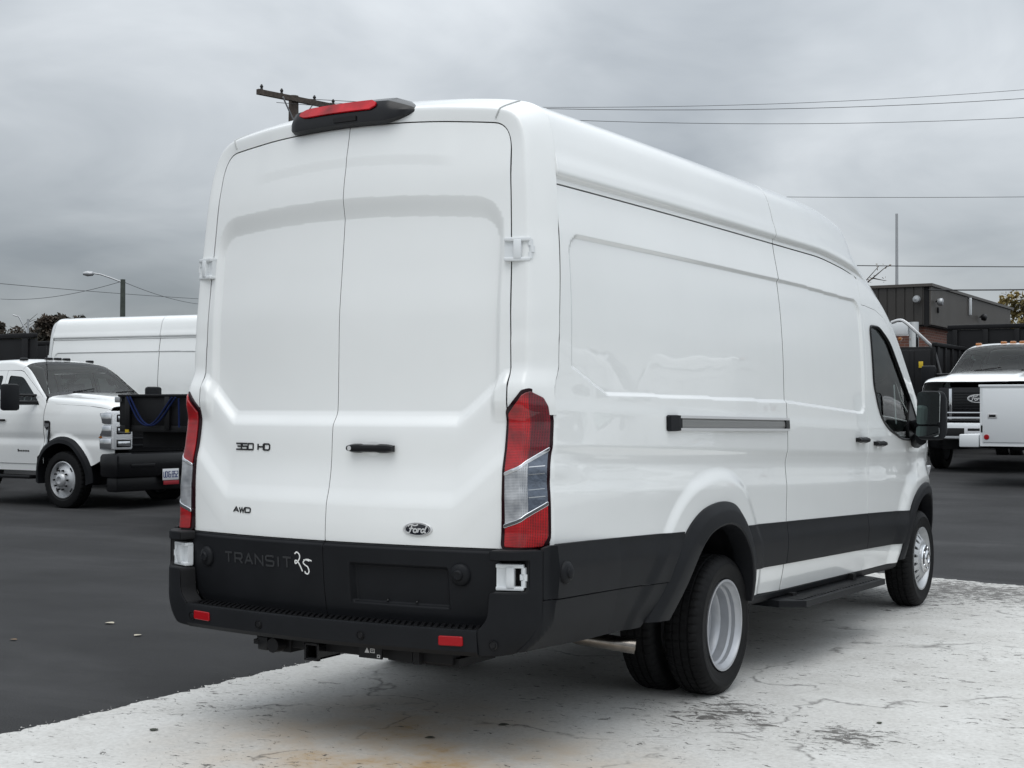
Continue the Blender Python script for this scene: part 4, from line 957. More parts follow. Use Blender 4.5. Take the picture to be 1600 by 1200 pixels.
    for s in (-1, 1):
        x0 = .653; pts = lambda u, v, o: (s*(x0+u), byf(x0+u)+.004-o, .512+v)
        mb = MB(); pol = rnd([(-.052, -.020), (.052, -.018), (.052, .020), (-.052, .018)], .008)
        V = [pts(u, v, .0) for u, v in pol]+[pts(u, v, .006) for u, v in pol]+[pts(u*.93, v*.85, .009) for u, v in pol]; n = len(pol)
        mb.add(V, [(i, (i+1) % n, n+(i+1) % n, n+i) for i in range(n)]+[(n+i, n+(i+1) % n, 2*n+(i+1) % n, 2*n+i) for i in range(n)]+[tuple(range(2*n, 3*n))]); mb.build('red_reflector', REDREF, bar)
    for x in (-.72, -.30, .24, .83):
        mb = MB(); mb.lathe([(.0, -.0035), (.011, -.003), (.013, .0), (.016, .0), (.017, -.003), (.019, .003)], 20, Matrix.Translation((x, byf(x)+.001, .505)) @ Matrix.Rotation(R_(90), 4, 'Z')); mb.build('parking_sensor', PLAST2, bar, True)
    for s in (-1, 1):
        # corner: one U-shaped moulding that swings round to the flank, with a pocket for the hinge
        def cfn(u, z):
            u, z = np.broadcast_arrays(np.asarray(u, float), np.asarray(z, float))
            x = pchip(u, PLA, PLP[:, 0]); y = pchip(u, PLA, PLP[:, 1]); q = np.clip((.60-z)/.15, 0, 1)
            inb = .085*(1-np.sqrt(1-q*q*.96))*smooth(u/.20); y = y+.020*q*q*(1-smooth(u/.2)*.4)
            return np.stack([s*(x-inb), y, z], -1)
        ol = rnd([(0, .460), (.20, .468), (.255, .54), (.272, .62), (.272, .866), (.052, .866), (.052, .838), (.218, .838), (.218, .704), (.052, .704), (.044, .60), (.0, .553)], [.004, .05, .05, .04, .006, .004, .004, .014, .03, .012, .07, .01])
        patch('bumper_corner', ol, cfn, .0105, root, PM, flip=s < 0, flange=.085, rr=.005)
        mb = MB(); V = [tuple(cap(s, -.004)(np.array([u]), np.array([z]))[0]) for z in (.69, .86) for u in (-.01, .05, .10, .16, .22)]; mb.add(V, [(i, i+1, i+6, i+5) for i in range(4)]); mb.build('hinge_pocket', DARK, root)
        # side sensor pod
        mb = MB(); prof = [(.046, .0), (.045, .012), (.038, .020), (.024, .024), (.023, .032), (.016, .036), (.0, .036)]; n = 26; V = []
        for r, o in prof: V += [(s*(1.012+o), .283+r*1.0*math.cos(a), .776+r*math.sin(a)) for a in np.linspace(0, 2*math.pi, n, False)]
        mb.add(V, [(i*n+j, i*n+(j+1) % n, (i+1)*n+(j+1) % n, (i+1)*n+j) for i in range(len(prof)-1) for j in range(n)]); mb.build('sensor_pod', PLAST, root, True, 50)
    # ---- backing behind the gaps, floor, bulkhead, frame, axle
    mb = MB()
    V = []; n = 14; zz = np.linspace(.50, 2.60, n)
    for z in zz:
        for x in np.linspace(-.80, .80, 11): V.append((x, float(Rr_(x, z))+.045, z))
    mb.add(V, [(j*11+i, j*11+i+1, (j+1)*11+i+1, (j+1)*11+i) for j in range(n-1) for i in range(10)])
    for s in (-1, 1):
        mb.box(*sorted((s*.78, s*.87)), .37, .40, .9, 2.25)
        V = [(s*(float(Sx(y, z))-.045), y, z) for z in np.linspace(.99, 2.335, 20) for y in np.linspace(.36, 4.33, 12)]; mb.add(V, [(j*12+i, j*12+i+1, (j+1)*12+i+1, (j+1)*12+i) for j in range(19) for i in range(11)])
        V = [(s*(float(Sx(y, z))-.045), y, z) for z in np.linspace(.44, .99, 8) for y in np.linspace(2.36, 4.33, 8)]; mb.add(V, [(j*8+i, j*8+i+1, (j+1)*8+i+1, (j+1)*8+i) for j in range(7) for i in range(7)])
        V = [(s*(float(Sx(y, z))-.045), y, z) for z in np.linspace(.5, .99, 8) for y in np.linspace(.3, 1.1, 4)]; mb.add(V, [(j*4+i, j*4+i+1, (j+1)*4+i+1, (j+1)*4+i) for j in range(7) for i in range(3)])
    mb.box(-.90, .90, 4.26, 4.31, .5, 2.3); mb.box(-.88, .88, .22, 6.3, .50, .54)
    mb.build('inner_shell', DARK, root)
    mb = MB()
    for s in (-1, 1):
        mb.box(s*.42-.04, s*.42+.04, .15, 6.2, .40, .52)
        mb.box(s*.55-.03, s*.55+.03, 1.3, 2.7, .34, .42)
        mb.tube([(s*.62, 2.25, .62), (s*.60, 2.05, .33)], .03, 8)
    mb.tube([(-.8, 1.98, .35), (.8, 1.98, .35)], .06, 12); mb.lathe([(.0, -.14), (.12, -.1), (.16, 0), (.12, .1), (.0, .14)], 20, Matrix.Translation((0, 1.98, .34)))
    mb.tube([(0, 2.1, .36), (0, 4.6, .42)], .045, 10); mb.box(-.30, .15, 2.6, 4.0, .26, .46, bev=.03); mb.tube([(-.8, 5.75, .35), (.8, 5.75, .35)], .05, 8); mb.box(-.4, .4, 5.2, 6.2, .25, .5, bev=.05)
    mb.tube([(.5, .7, .62), (.5, 1.9, .40)], .025, 6); mb.box(.93, .955, 2.18, 2.30, .55, .86)
    mb.build('chassis', UNDER, root)
    mb = MB(); mb.tube([(.55, .92, .46), (.72, .95, .405), (.955, 1.045, .370)], .034, 24, cap=False); mb.tube([(.955, 1.045, .370), (.72, .95, .405)], .031, 24, cap=False); mb.build('exhaust_pipe', EXH, root, True)
    # hitch
    mb = MB(); mb.box(-.25, .60, .10, .17, .395, .455, bev=.006); mb.box(-.36, -.22, .09, .19, .375, .46, bev=.006); mb.box(.30, .42, .08, .13, .395, .46); mb.box(.43, .46, .07, .16, .39, .45); mb.box(.46, .62, .12, .40, .385, .42)
    ht = mb.build('tow_hitch', UNDER, root)
    mb = MB(); q = .033
    for (a0, a1, b0, b1) in ((-q, q, q-.008, q), (-q, q, -q, -q+.008), (-q, -q+.008, -q, q), (q-.008, q, -q, q)): mb.box(-.07+a0, -.07+a1, .05, .20, .400+b0, .400+b1)
    for a, b_ in ((-1, 0), (1, 0), (0, -1), (0, 1)): mb.box(-.07+a*q-(.005 if a else q+.005), -.07+a*q+(.005 if a else q+.005), .042, .058, .400+b_*q-(.005 if b_ else q+.004), .400+b_*q+(.005 if b_ else q+.004), bev=.002)
    mb.build('receiver_tube', GLOSSB, ht)
    mb = MB(); mb.box(-.355, -.30, .03, .09, .385, .445, bev=.008); mb.lathe([(.0, -.03), (.031, -.03), (.033, .02), (.0, .02)], 20, Matrix.Translation((-.262, .05, .413)) @ Matrix.Rotation(R_(90), 4, 'Z')); mb.box(-.375, -.345, .03, .07, .41, .43); mb.build('trailer_connector', PLAST2, ht, True, 30)
    mb = MB(); mb.box(.185, .30, .035, .045, .402, .455); lb = mb.build('warning_label', PLAST2, ht)
    mb = MB(); wf = lambda u, v, d: (u, .0345-d, v)
    mb.add([wf(.215, .424, .001), (.239, .0335, .424), (.227, .0335, .446)], [(0, 1, 2)]); ribbon(mb, [(.244, .427), (.264, .427), (.264, .441), (.244, .441), (.244, .427)], .003, wf, .001); ribbon(mb, [(.249, .434), (.259, .434)], .003, wf, .001)
    ribbon(mb, [(.279, .409), (.291, .409), (.291, .419), (.279, .419), (.279, .409)], .003, wf, .001); mb.build('warning_print', mat('label_print', (.55, .55, .55), .5), lb)
    # running board
    mb = MB(); y0, y1 = 2.72, 4.42
    V = []
    for y in (y0, y0+.10, y1-.10, y1):
        ed = y in (y0, y1); xo = 1.01 if ed else 1.13; z = .385-.020*(y-y0)
        V += [(.78, y, z+.012), (xo, y, z), (xo, y, z-.035), (.78, y, z-.03)]
    mb.add(V, [(i*4+j, i*4+(j+1) % 4, i*4+4+(j+1) % 4, i*4+4+j) for i in range(3) for j in range(4)]+[(0, 1, 2, 3), (12, 13, 14, 15)])
    rbd = mb.build('running_board', PLAST, root)
    mb = MB()
    for k in range(26):
        y = y0+.14+k*.056; z = .385-.020*(y-y0); mb.box(.90, 1.10, y-.010, y+.010, z-.002, z+.006)
    mb.build('step_tread', PLAST2, rbd)
    mb = MB(); [mb.box(.6, 1.0, y-.03, y+.03, .36, .40) for y in (3.0, 4.1)]; mb.build('step_bracket', UNDER, rbd)
    # wheels
    for s in (-1, 1):
        wheel('rear', root, (s*.905, 1.98, .349), s < 0); wheel('rear', root, (s*.665, 1.98, .349), s > 0); wheel('front', root, (s*.895, 5.755, .349), s < 0)
    # cab interior
    mb = MB()
    for s in (-1, 1): mb.box(s*.45-.25, s*.45+.25, 4.50, 4.98, .95, 1.10, bev=.05); mb.box(s*.45-.24, s*.45+.24, 4.42, 4.56, 1.0, 1.66, bev=.05); mb.box(s*.45-.13, s*.45+.13, 4.43, 4.52, 1.70, 1.92, bev=.04)
    mb.build('seat', SEAT, root, True)
    mb = MB(); mb.box(-.85, .85, 5.45, 6.0, .9, 1.26, bev=.08); mb.box(-.9, .9, 4.32, 6.1, .60, .64); mb.build('dashboard', PLAST2, root, True)
    mb = MB(); mb.lathe([(.18+.014*math.cos(a), .014*math.sin(a)) for a in np.linspace(0, 2*math.pi, 9)], 28, Matrix.Translation((-.45, 5.32, 1.28)) @ Matrix.Rotation(R_(90), 4, 'Z') @ Matrix.Rotation(R_(25), 4, 'Y')); mb.build('steering_wheel', PLAST2, root, True)
    mb = MB(); mb.box(.30, .52, 4.60, 4.62, 1.30, 1.52, bev=.004); mb.box(.50, .70, 4.47, 4.56, 1.28, 1.56, bev=.03); mb.build('seat_cover', SEATL, root)
    P = lambda y, z: sidep(y, z, -.014); mb = MB(); mb.add([P(5.02, 1.33), P(5.055, 1.33), P(5.04, 1.60), P(5.005, 1.60)], [(0, 1, 2, 3)]); mb.build('window_sticker', mat('sticker_paper', (.75, .75, .75), .6), root)
    return root
LENSB = mat('smoked_clear_lens', (.13, .155, .20), .12, coat=1, metal=.5, bump=(40, .6, .004))

# ---------------------------------------------------------------- work trucks
def tG(y): return pchip(y, [-2.7, -1.5, -1.15, -.55, -.42, 0, .5, .85, 1.0], [2.02, 2.05, 1.98, 1.60, 1.50, 1.47, 1.45, 1.41, 1.36])
def tH(y): return pchip(y, [-2.7, -1.5, -1.15, -.50, -.42, 0, .5, .85, 1.0], [2.13, 2.16, 2.11, 1.66, 1.63, 1.60, 1.56, 1.50, 1.42])
def tX(y, z):
    y, z = np.broadcast_arrays(np.asarray(y, float), np.asarray(z, float))
    x = pchip(z, [.5, .9, 1.2, 1.34, 1.42, 1.48, 1.56, 2.05], [.955, .995, 1.005, .995, .975, .955, .925, .765])
    d = np.hypot(y-0.0, z-.42); x = x+.035*(1-smooth((d-.56)/.10))*(z < 1.3)
    x = x-.018*np.exp(-((z-.98)/.06)**2)
    t = np.maximum(y-.35, 0)/.65; return x-.09*t**2.2
def tside(s, off=0.0):
    def fn(y, z): y = np.asarray(y, float); z = np.asarray(z, float); return np.stack([s*(tX(y, z)+off), y, z+0*y], -1)
    return fn
def troof(off=0.0):
    def fn(s, y):
        s = np.asarray(s, float); y = np.asarray(y, float); a = np.minimum(np.abs(s), 1); t = 1-a
        fx = pchip(t, [0, .08, .2, .4, .7, 1], [1, .975, .86, .64, .32, 0]); fz = pchip(t, [0, .08, .2, .4, .7, 1], [0, .45, .74, .90, .98, 1.0]); g = tG(y)
        hood = smooth((y+.40)/.1); bulge = .030*hood*smooth((.62-a)/.06)*(1-smooth((y-.7)/.3))
        return np.stack([np.sign(s)*tX(y, g)*fx, y, g+(tH(y)-g)*fz+off+bulge], -1)
    return fn
TR = {}
def truck_wheel(parent, loc, s, concave):
    key = 'c' if concave else 'f'
    if key not in TR:
        W = .225; h = W/2; r0 = .405; rb = .262
        prof = [(rb, -h+.02), (rb+.03, -h), (.36, -h), (.392, -h+.014), (r0, -h+.035), (r0, -.055), (r0-.010, -.052), (r0-.010, -.044), (r0, -.041), (r0, -.005), (r0-.010, -.003), (r0-.010, .003), (r0, .005), (r0, .041), (r0-.010, .044), (r0-.010, .052), (r0, .055), (r0, h-.035), (.392, h-.014), (.36, h), (rb+.03, h), (rb, h-.02)]
        mb = MB(); mb.lathe(prof, 120, None, 0, lambda r, x, i, j: r-.008 if (r > .39 and abs(x) > .03 and j % 3 == 0) else r); t = mb.build('tyre', RUBBER, None, True, 30)
        rm = MB()
        if concave: pr = [(rb-.006, -h+.02), (rb, h-.01), (rb-.01, h-.006), (rb-.02, h-.03), (rb-.035, h-.10), (rb-.06, h-.125), (.14, h-.14), (.10, h-.13), (.09, h-.10), (0, h-.10)]
        else: pr = [(rb-.006, -h+.02), (rb, h-.01), (rb-.01, h-.004), (rb-.02, h-.03), (rb-.03, h-.055), (rb-.06, h-.045), (.165, h-.02), (.12, h+.015), (.105, h+.015), (.10, h+.03), (.075, h+.055), (.05, h+.058), (.045, h+.035), (0, h+.035)]
        rm.lathe(pr, 48); r = rm.build('rim', STEEL, None, True, 40)
        nu = MB()
        for k in range(10):
            a = 2*math.pi*k/10; nu.lathe([(0, .03), (.014, .028), (.016, 0)], 6, Matrix.Translation(((h+.012 if not concave else h-.14), .138*math.cos(a), .138*math.sin(a))))
        for k in range(4):
            a = 2*math.pi*(k+.5)/4; nu.lathe([(0, .002), (.034, .002), (.036, -.002)], 12, Matrix.Translation(((h-.040 if not concave else h-.128), .195*math.cos(a), .195*math.sin(a))))
        n = nu.build('wheel_nuts', DARK, None)
        TR[key] = (t.data, r.data, n.data)
        for o in (t, r, n): bpy.data.objects.remove(o)
    a, b, c = TR[key]
    o = bpy.data.objects.new('tyre', a); C.objects.link(o); o.parent = parent; o.location = loc; o.scale = (s, 1, 1)
    q = bpy.data.objects.new('rim', b); C.objects.link(q); q.parent = o; n = bpy.data.objects.new('wheel_nuts', c); C.objects.link(n); n.parent = o; n['kind'] = 'stuff'

def bevbox(name, x0, x1, y0, y1, z0, z1, b, m_, parent, M=None):
    mb = MB(); mb.box(x0, x1, y0, y1, z0, z1, M=M, bev=b); return mb.build(name, m_, parent, True, 40)

def build_truck(style):
    root = empty('work_truck'); WM = [WHITE, DARK]; PM = [PLAST, DARK]
    arch = [(.60*math.cos(a), .42+.60*math.sin(a)) for a in np.linspace(math.pi*1.02, -.02*math.pi, 26)]
    lip = [(.50*math.cos(a), .42+.50*math.sin(a)) for a in np.linspace(math.pi*1.05, -.05*math.pi, 26)]
    for s in (-1, 1):
        fl = s < 0
        patch('front_fender', [(-.415, .62), (-.60*.98, .50)][:1]+[p for p in arch if p[1] > .60 and p[0] > -.415]+[(.96, .80), (.96, 1.36)]+[(y, float(tG(y))-.006) for y in (.85, .5, .2, 0, -.2, -.415)], tside(s), .04, root, WM, flip=fl)
        # door and rear door with window openings
        w1 = rnd([(-1.42, 1.46), (-.56, 1.46), (-.66, 1.55), (-1.10, 1.875), (-1.42, 1.90)], [.04, .03, .05, .08, .04]); w2 = rnd([(-2.32, 1.46), (-1.56, 1.46), (-1.56, 1.90), (-2.28, 1.89)], .05)
        dn = [p for p in arch if p[0] < -.425][::-1] and [(-.43, .80), (-.43, 1.49), (-.55, 1.58), (-1.12, 1.945), (-1.20, 1.965), (-1.485, 1.97), (-1.485, .62), (-.60, .62), (-.585, .72)]
        d1 = patch('front_door', dn, tside(s), .045, root, WM, holes=[w1], flip=fl); patch('door_window', w1, tside(s, -.012), .08, d1, GLASSD, flip=fl, flange=0)
        d2 = patch('rear_door', [(-1.495, .62), (-1.495, 1.97), (-2.40, 1.96), (-2.40, .62)], tside(s), .045, root, WM, holes=[w2], flip=fl); patch('door_window', w2, tside(s, -.012), .08, d2, GLASSD, flip=fl, flange=0)
        patch('cab_pillar', [(-.44, 1.50), (-.555, 1.592), (-1.12, 1.957), (-1.20, 1.977), (-2.41, 1.972), (-2.41, .62), (-2.62, .62), (-2.62, float(tG(-2.62)))]+[(y, float(tG(y))) for y in np.linspace(-2.5, -.44, 24)], tside(s), .04, root, WM, flip=fl)
        patch('rocker_panel', [(-.62, .52), (-.60, .612), (-2.62, .612), (-2.62, .52)], tside(s, -.01), .05, root, WM, flip=fl)
        for yy in (-1.36, -2.28):
            mb = MB(); mb.box(-.11, .11, -.016, .016, .018, .034, M=Matrix.Translation((s*1.0, yy, 1.24)) @ Matrix.Rotation(R_(90)*s, 4, 'Y') @ Matrix.Rotation(R_(90), 4, 'Z'), bev=.006); mb.build('door_handle', PLAST2, d1 if yy > -2 else d2)
        # flare
        V = []; n = len(arch); prof = [(0, 0), (.05, .012), (.45, .045), (.95, .055), (1, .045), (1, -.25)]
        for i in range(n):
            A, B = arch[i], lip[i]
            for f, o in prof: y = A[0]+(B[0]-A[0])*f; z = A[1]+(B[1]-A[1])*f; V.append((s*(float(tX(A[0], A[1]))+o), y, z))
        k = len(prof); mb = MB(); mb.add(V, [(i*k+j, i*k+j+1, (i+1)*k+j+1, (i+1)*k+j) for i in range(n-1) for j in range(k-1)]+[tuple(range(k)), tuple((n-1)*k+j for j in range(k))]); mb.build('wheel_arch_flare', PLAST, root, True, 25)
        mb = MB(); V = []
        for (y, z) in lip: V += [(s*.80, y, z), (s*.45, y, z)]
        mb.add(V, [(2*i, 2*i+1, 2*i+3, 2*i+2) for i in range(n-1)]+[tuple(2*i+1 for i in range(n))]); mb.build('wheel_well_liner', DARK, root)
        # mirrors
        mr = bevbox('door_mirror', s*1.34-.13, s*1.34+.13, -.80, -.66, 1.38, 1.76, .04, PLAST, root)
        mb = MB(); mb.tube([(s*.95, -.62, 1.50), (s*1.22, -.72, 1.50)], .028, 8); mb.tube([(s*.94, -.66, 1.60), (s*1.22, -.73, 1.60)], .02, 8); mb.build('mirror_arm', PLAST2, mr)
        bevbox('mirror_glass', s*1.34-.105, s*1.34+.105, -.806, -.800, 1.41, 1.73, .002, MIRR, mr)
        # running board
        bevbox('running_board', s*.93-.09, s*.93+.09, -2.55, -.70, .40, .45, .015, PLAST2, root)
        truck_wheel(root, (s*.90, 0, .405), s, False); truck_wheel(root, (s*.92, -4.35, .405), s, True); truck_wheel(root, (s*.64, -4.35, .405), -s, True)
        # vent badge and script
        if style == 'new':
            mb = MB(); pf = lambda y, z, o: tuple(tside(s, o)(np.array([y]), np.array([z]))[0])
            pol = rnd([(-.33, .86), (-.27, .92), (-.27, 1.22), (-.30, 1.24), (-.39, 1.24), (-.39, 1.16), (-.33, 1.10)], .01); nn = len(pol)
            V = [pf(y, z, 0) for y, z in pol]+[pf(y, z, .012) for y, z in pol]; mb.add(V, [(i, (i+1) % nn, nn+(i+1) % nn, nn+i) for i in range(nn)]+[tuple(range(nn, 2*nn))]); vb = mb.build('fender_vent', GLOSSB, root)
            mb = MB(); mb.add([pf(y, z, .016) for y, z in ((-.375, 1.13), (-.285, 1.16), (-.285, 1.20), (-.375, 1.20))]+[pf(y, z, .016) for y, z in ((-.32, .90), (-.295, .92), (-.295, 1.12), (-.32, 1.10))], [(0, 1, 2, 3), (4, 5, 6, 7)]); mb.build('vent_trim', CHROME, vb)
            mb = MB()
            for a in range(7): mb.add([pf(y, z, .004) for y, z in ((-1.00+a*.038, .79), (-.972+a*.038, .79), (-.972+a*.038, .812+(.012 if a == 0 else 0)), (-1.0+a*.038, .812+(.012 if a == 0 else 0)))], [(0, 1, 2, 3)])
            mb.build('door_lettering', BADGE, d1)
        # headlight
        if style == 'new':
            hl = bevbox('headlight', min(s*.60, s*.955), max(s*.60, s*.955), .66, .985, .84, 1.38, .03, LAMPIN, root)
            for k, zz_ in enumerate((.93, 1.11, 1.28)):
                bevbox('lamp_module', min(s*.64, s*.90), max(s*.64, s*.90), .975, .990, zz_-.055, zz_+.055, .01, GLOSSB, hl)
                bevbox('lamp_module', min(s*.66, s*.88), max(s*.66, s*.88), .985, .998, zz_-.035, zz_+.030, .008, CHROME, hl)
                bevbox('lamp_module', min(s*.955, s*.970), max(s*.955, s*.970), .72, .955, zz_-.078, zz_+.072, .012, CHROME, hl)
            bevbox('indicator', min(s*.94, s*.965), max(s*.94, s*.965), .69, .76, 1.0, 1.18, .01, AMBER, hl)
        else:
            hl = bevbox('headlight', min(s*.70, s*.965), max(s*.70, s*.965), .78, 1.0, .98, 1.24, .04, LAMPIN, root)
            bevbox('indicator', min(s*.90, s*.975), max(s*.90, s*.975), .84, .90, 1.0, 1.22, .01, AMBER, hl)
            bevbox('fog_lamp', min(s*.62, s*.70), max(s*.62, s*.70), 1.165, 1.185, .60, .68, .02, CHROME, root)
    # hood, windscreen, roof
    patch('hood', [(-1, -.41), (1, -.41), (1, .90), (.5, .955), (0, .965), (-.5, .955), (-1, .90)], troof(), .05, root, WM)
    patch('windscreen', [(-.93, -.46), (.93, -.46), (.90, -1.10), (.4, -1.19), (0, -1.21), (-.4, -1.19), (-.90, -1.10)], troof(-.004), .08, root, GLASS, flange=0)
    patch('roof_panel', [(-1, -2.62), (1, -2.62), (1, -1.16), (.9, -1.11), (.4, -1.20), (0, -1.22), (-.4, -1.20), (-.9, -1.11), (-1, -1.16)], troof(), .05, root, WM)
    for s in (-1, 1): patch('cab_pillar', [(s*1, -.45), (s*.935, -.46), (s*.905, -1.10), (s*1, -1.155)], troof(), .05, root, WM, flip=False)
    mb = MB(); pol = rnd([(-.93, .55), (.93, .55), (.95, 1.35), (.74, 2.10), (-.74, 2.10), (-.95, 1.35)], .06)
    hole = rnd([(-.66, 1.52), (.66, 1.52), (.56, 1.98), (-.56, 1.98)], .05)
    patch('cab_back_panel', pol, lambda x, z: np.stack([np.asarray(x, float), -2.63+0*x, np.asarray(z, float)], -1), .1, root, WHITE, holes=[hole], flip=True, flange=.0)
    mb.prism(hole, 1, -2.62, -2.615); mb.build('rear_window', GLASS, root)
    mb = MB(); V = [tuple(troof(.006)(np.array([a]), np.array([y]))[0]) for y in (-.50, -.40) for a in np.linspace(-.9, .9, 12)]; mb.add(V, [(i, i+1, i+13, i+12) for i in range(11)]); mb.build('cowl', PLAST2, root)
    for s in (-.35, .45):
        mb = MB(); pw = [tuple(troof(.022)(np.array([s+a]), np.array([y]))[0]) for a, y in ((.0, -.45), (-.22, -.50), (-.46, -.55))]; mb.tube(pw, .011, 6); mb.build('wiper', PLAST2, root)
    for a in (-.74, -.20, 0, .20, .74):
        p = troof()(np.array([a]), np.array([-1.36]))[0]; mb = MB(); mb.box(p[0]-.05, p[0]+.05, p[1]-.05, p[1]+.04, p[2]-.01, p[2]+.035, bev=.014); mb.build('clearance_lamp', AMBER if style == 'old' else GLOSSB, root)
    # interior
    bevbox('cab_floor', -.9, .9, -2.55, -.4, .62, .70, .01, DARK, root); bevbox('dashboard', -.88, .88, -.75, -.42, 1.15, 1.50, .05, PLAST2, root)
    for x in (-.45, .45):
        st = bevbox('seat', x-.26, x+.26, -1.55, -1.38, .95, 1.50, .06, SEAT, root); bevbox('headrest', x-.15, x+.15, -1.53, -1.43, 1.58, 1.80, .04, SEAT, st)
        for q in (-.06, .06): mb = MB(); mb.tube([(x+q, -1.48, 1.45), (x+q, -1.48, 1.62)], .008, 6); mb.build('headrest_post', CHROME, st)
    mb = MB(); mb.lathe([(.19+.016*math.cos(a), .016*math.sin(a)) for a in np.linspace(0, 2*math.pi, 9)], 24, Matrix.Translation((-.45, -.86, 1.46)) @ Matrix.Rotation(R_(90), 4, 'Z') @ Matrix.Rotation(R_(-25), 4, 'Y')); mb.build('steering_wheel', PLAST2, root, True)
    bevbox('rear_view_mirror', -.13, .13, -1.14, -1.10, 1.86, 1.93, .015, PLAST2, root)
    # face
    mb = MB(); mb.box(-.66, .66, .70, .95, .80, 1.43 if style == 'new' else 1.355, bev=.03); gr = mb.build('grille', GLOSSB, root, True)
    if style == 'new':
        for k, zz_ in enumerate((.90, 1.0, 1.10, 1.20, 1.30)): bevbox('grille_bar', -.60, .60, .945, .965, zz_-.014, zz_+.014, .006, PLAST, gr)
        fb = bevbox('front_bumper', -.97, .97, .70, 1.08, .45, .80, .06, GLOSSB, root); bevbox('air_dam', -.92, .92, .80, 1.02, .26, .46, .03, PLAST2, root)
        for s in (-1, 1): bevbox('bumper_opening', s*.50-.22, s*.50+.22, 1.07, 1.092, .60, .645, .006, PLAST2, fb)
        pl = bevbox('licence_plate', -.152, .152, 1.092, 1.098, .40, .56, .001, PLATEW, root)
        stroke_text('UD16-852', .135, .440, -.270, .080, lambda u, v, d: (u, 1.0985+d, v), .011, .0008, PLATEB, pl, .35)
        bevbox('dealer_strip', -.155, .135, 1.092, 1.100, .335, .392, .001, mat('red_strip', (.32, .02, .03), .4), root)
        mb = MB(); mb.tube([(.86, -.50, 1.60), (.86, -.56, 2.33)], .0045, 6); mb.build('antenna', PLAST2, root)
    else:
        for zz_ in (.86, .94): bevbox('grille_bar', -.68, .68, .945, .975, zz_-.016, zz_+.016, .008, CHROME, gr)
        for s in (-1, 1): bevbox('grille_side_bar', min(s*.42, s*.47), max(s*.42, s*.47), .945, .97, .84, 1.33, .006, CHROME, gr)
        for k in range(7): bevbox('grille_slat', -.40, .40, .945, .958, 1.0+k*.042, 1.018+k*.042, .002, PLAST, gr)
        oval_badge(gr, lambda u, v, o: (-u, .958+o, 1.17+v), .165, .068, .012)
        fb = bevbox('front_bumper', -1.0, 1.0, .85, 1.16, .52, .78, .05, WHITE2, root); bevbox('bumper_opening', -.62, .62, 1.15, 1.166, .57, .70, .01, DARK, fb)
        pl = bevbox('licence_plate', -.155, .155, 1.168, 1.175, .575, .73, .001, PLATEW, root); bevbox('plate_print', -.10, .10, 1.175, 1.177, .655, .695, .0005, BADGE, pl)
    # chassis behind the cab
    mb = MB()
    for s in (-.42, .42): mb.box(s-.04, s+.04, -5.6, .7, .62, .80)
    for y in (-5.5, -4.35, -3.2, -1.5, 0): mb.box(-.42, .42, y-.05, y+.05, .64, .76)
    mb.tube([(-.9, -4.35, .405), (.9, -4.35, .405)], .06, 10); mb.tube([(-.85, 0, .405), (.85, 0, .405)], .05, 8); mb.box(-.40, .40, -.6, .7, .45, .9)
    mb.build('chassis', UNDER, root)
    return root

# ---------------------------------------------------------------- dump bodies, trailer
def build_dump(white_cab=True):
    """origin on the ground under the tail, nose along +y; body 2.3 wide, 3.9 long"""
    root = empty('dump_truck')
    for s in (-1, 1):
        sp = bevbox('bed_side', s*1.13-.03, s*1.13+.03, 0, 3.9, 1.25, 2.28, .006, TRBLACK, root)
        bevbox('bed_top_rail', s*1.15-.05, s*1.15+.05, 0, 3.9, 2.285, 2.37, .012, TRBLACK, root)
        for k in range(7): bevbox('side_rib', s*1.17-.02, s*1.17+.03, .10+k*.60, .20+k*.60, 1.25, 2.28, .006, TRBLACK, sp)
        lp = bevbox('tail_lamp', s*.98-.06, s*.98+.06, -.05, -.02, 1.06, 1.14, .008, REDREF, root)
        truck_wheel(root, (s*.92, 1.2, .405), s, True); truck_wheel(root, (s*.64, 1.2, .405), -s, True); truck_wheel(root, (s*.92, 5.3, .405), s, False)
        bevbox('mud_flap', s*.78-.28, s*.78+.28, .60, .615, .25, .95, .002, RUBBER, root)
    tg = bevbox('tailgate', -1.09, 1.09, -.04, .02, 1.25, 2.22, .008, TRBLACK, root)
    for x in (-.75, -.25, .25, .75): bevbox('tailgate_rib', x-.04, x+.04, -.065, -.035, 1.27, 2.20, .006, TRBLACK, tg)
    bevbox('bed_floor', -1.12, 1.12, .02, 3.9, 1.18, 1.25, .01, TRBLACK, root); bevbox('headboard', -1.12, 1.12, 3.9, 3.96, 1.2, 2.46, .01, TRBLACK, root)
    mb = MB(); [mb.box(s*.42-.04, s*.42+.04, .1, 6.0, .72, .95) for s in (-1, 1)]; mb.tube([(-.9, 1.2, .405), (.9, 1.2, .405)], .07, 8); mb.box(-.4, .4, .0, .1, .7, 1.0); mb.build('chassis', UNDER, root)
    bevbox('cab', -.98, .98, 4.10, 5.3, .60, 2.38, .12, WHITE, root); bevbox('engine_hood', -.90, .90, 4.95, 6.1, .60, 1.55, .14, WHITE, root)
    for s in (-1, 1): bevbox('cab_window', s*.965-.02, s*.965+.022, 4.35, 5.05, 1.6, 2.25, .015, GLOSSB, root)
    bevbox('windscreen', -.85, .85, 5.27, 5.31, 1.6, 2.3, .01, GLOSSB, root)
    return root

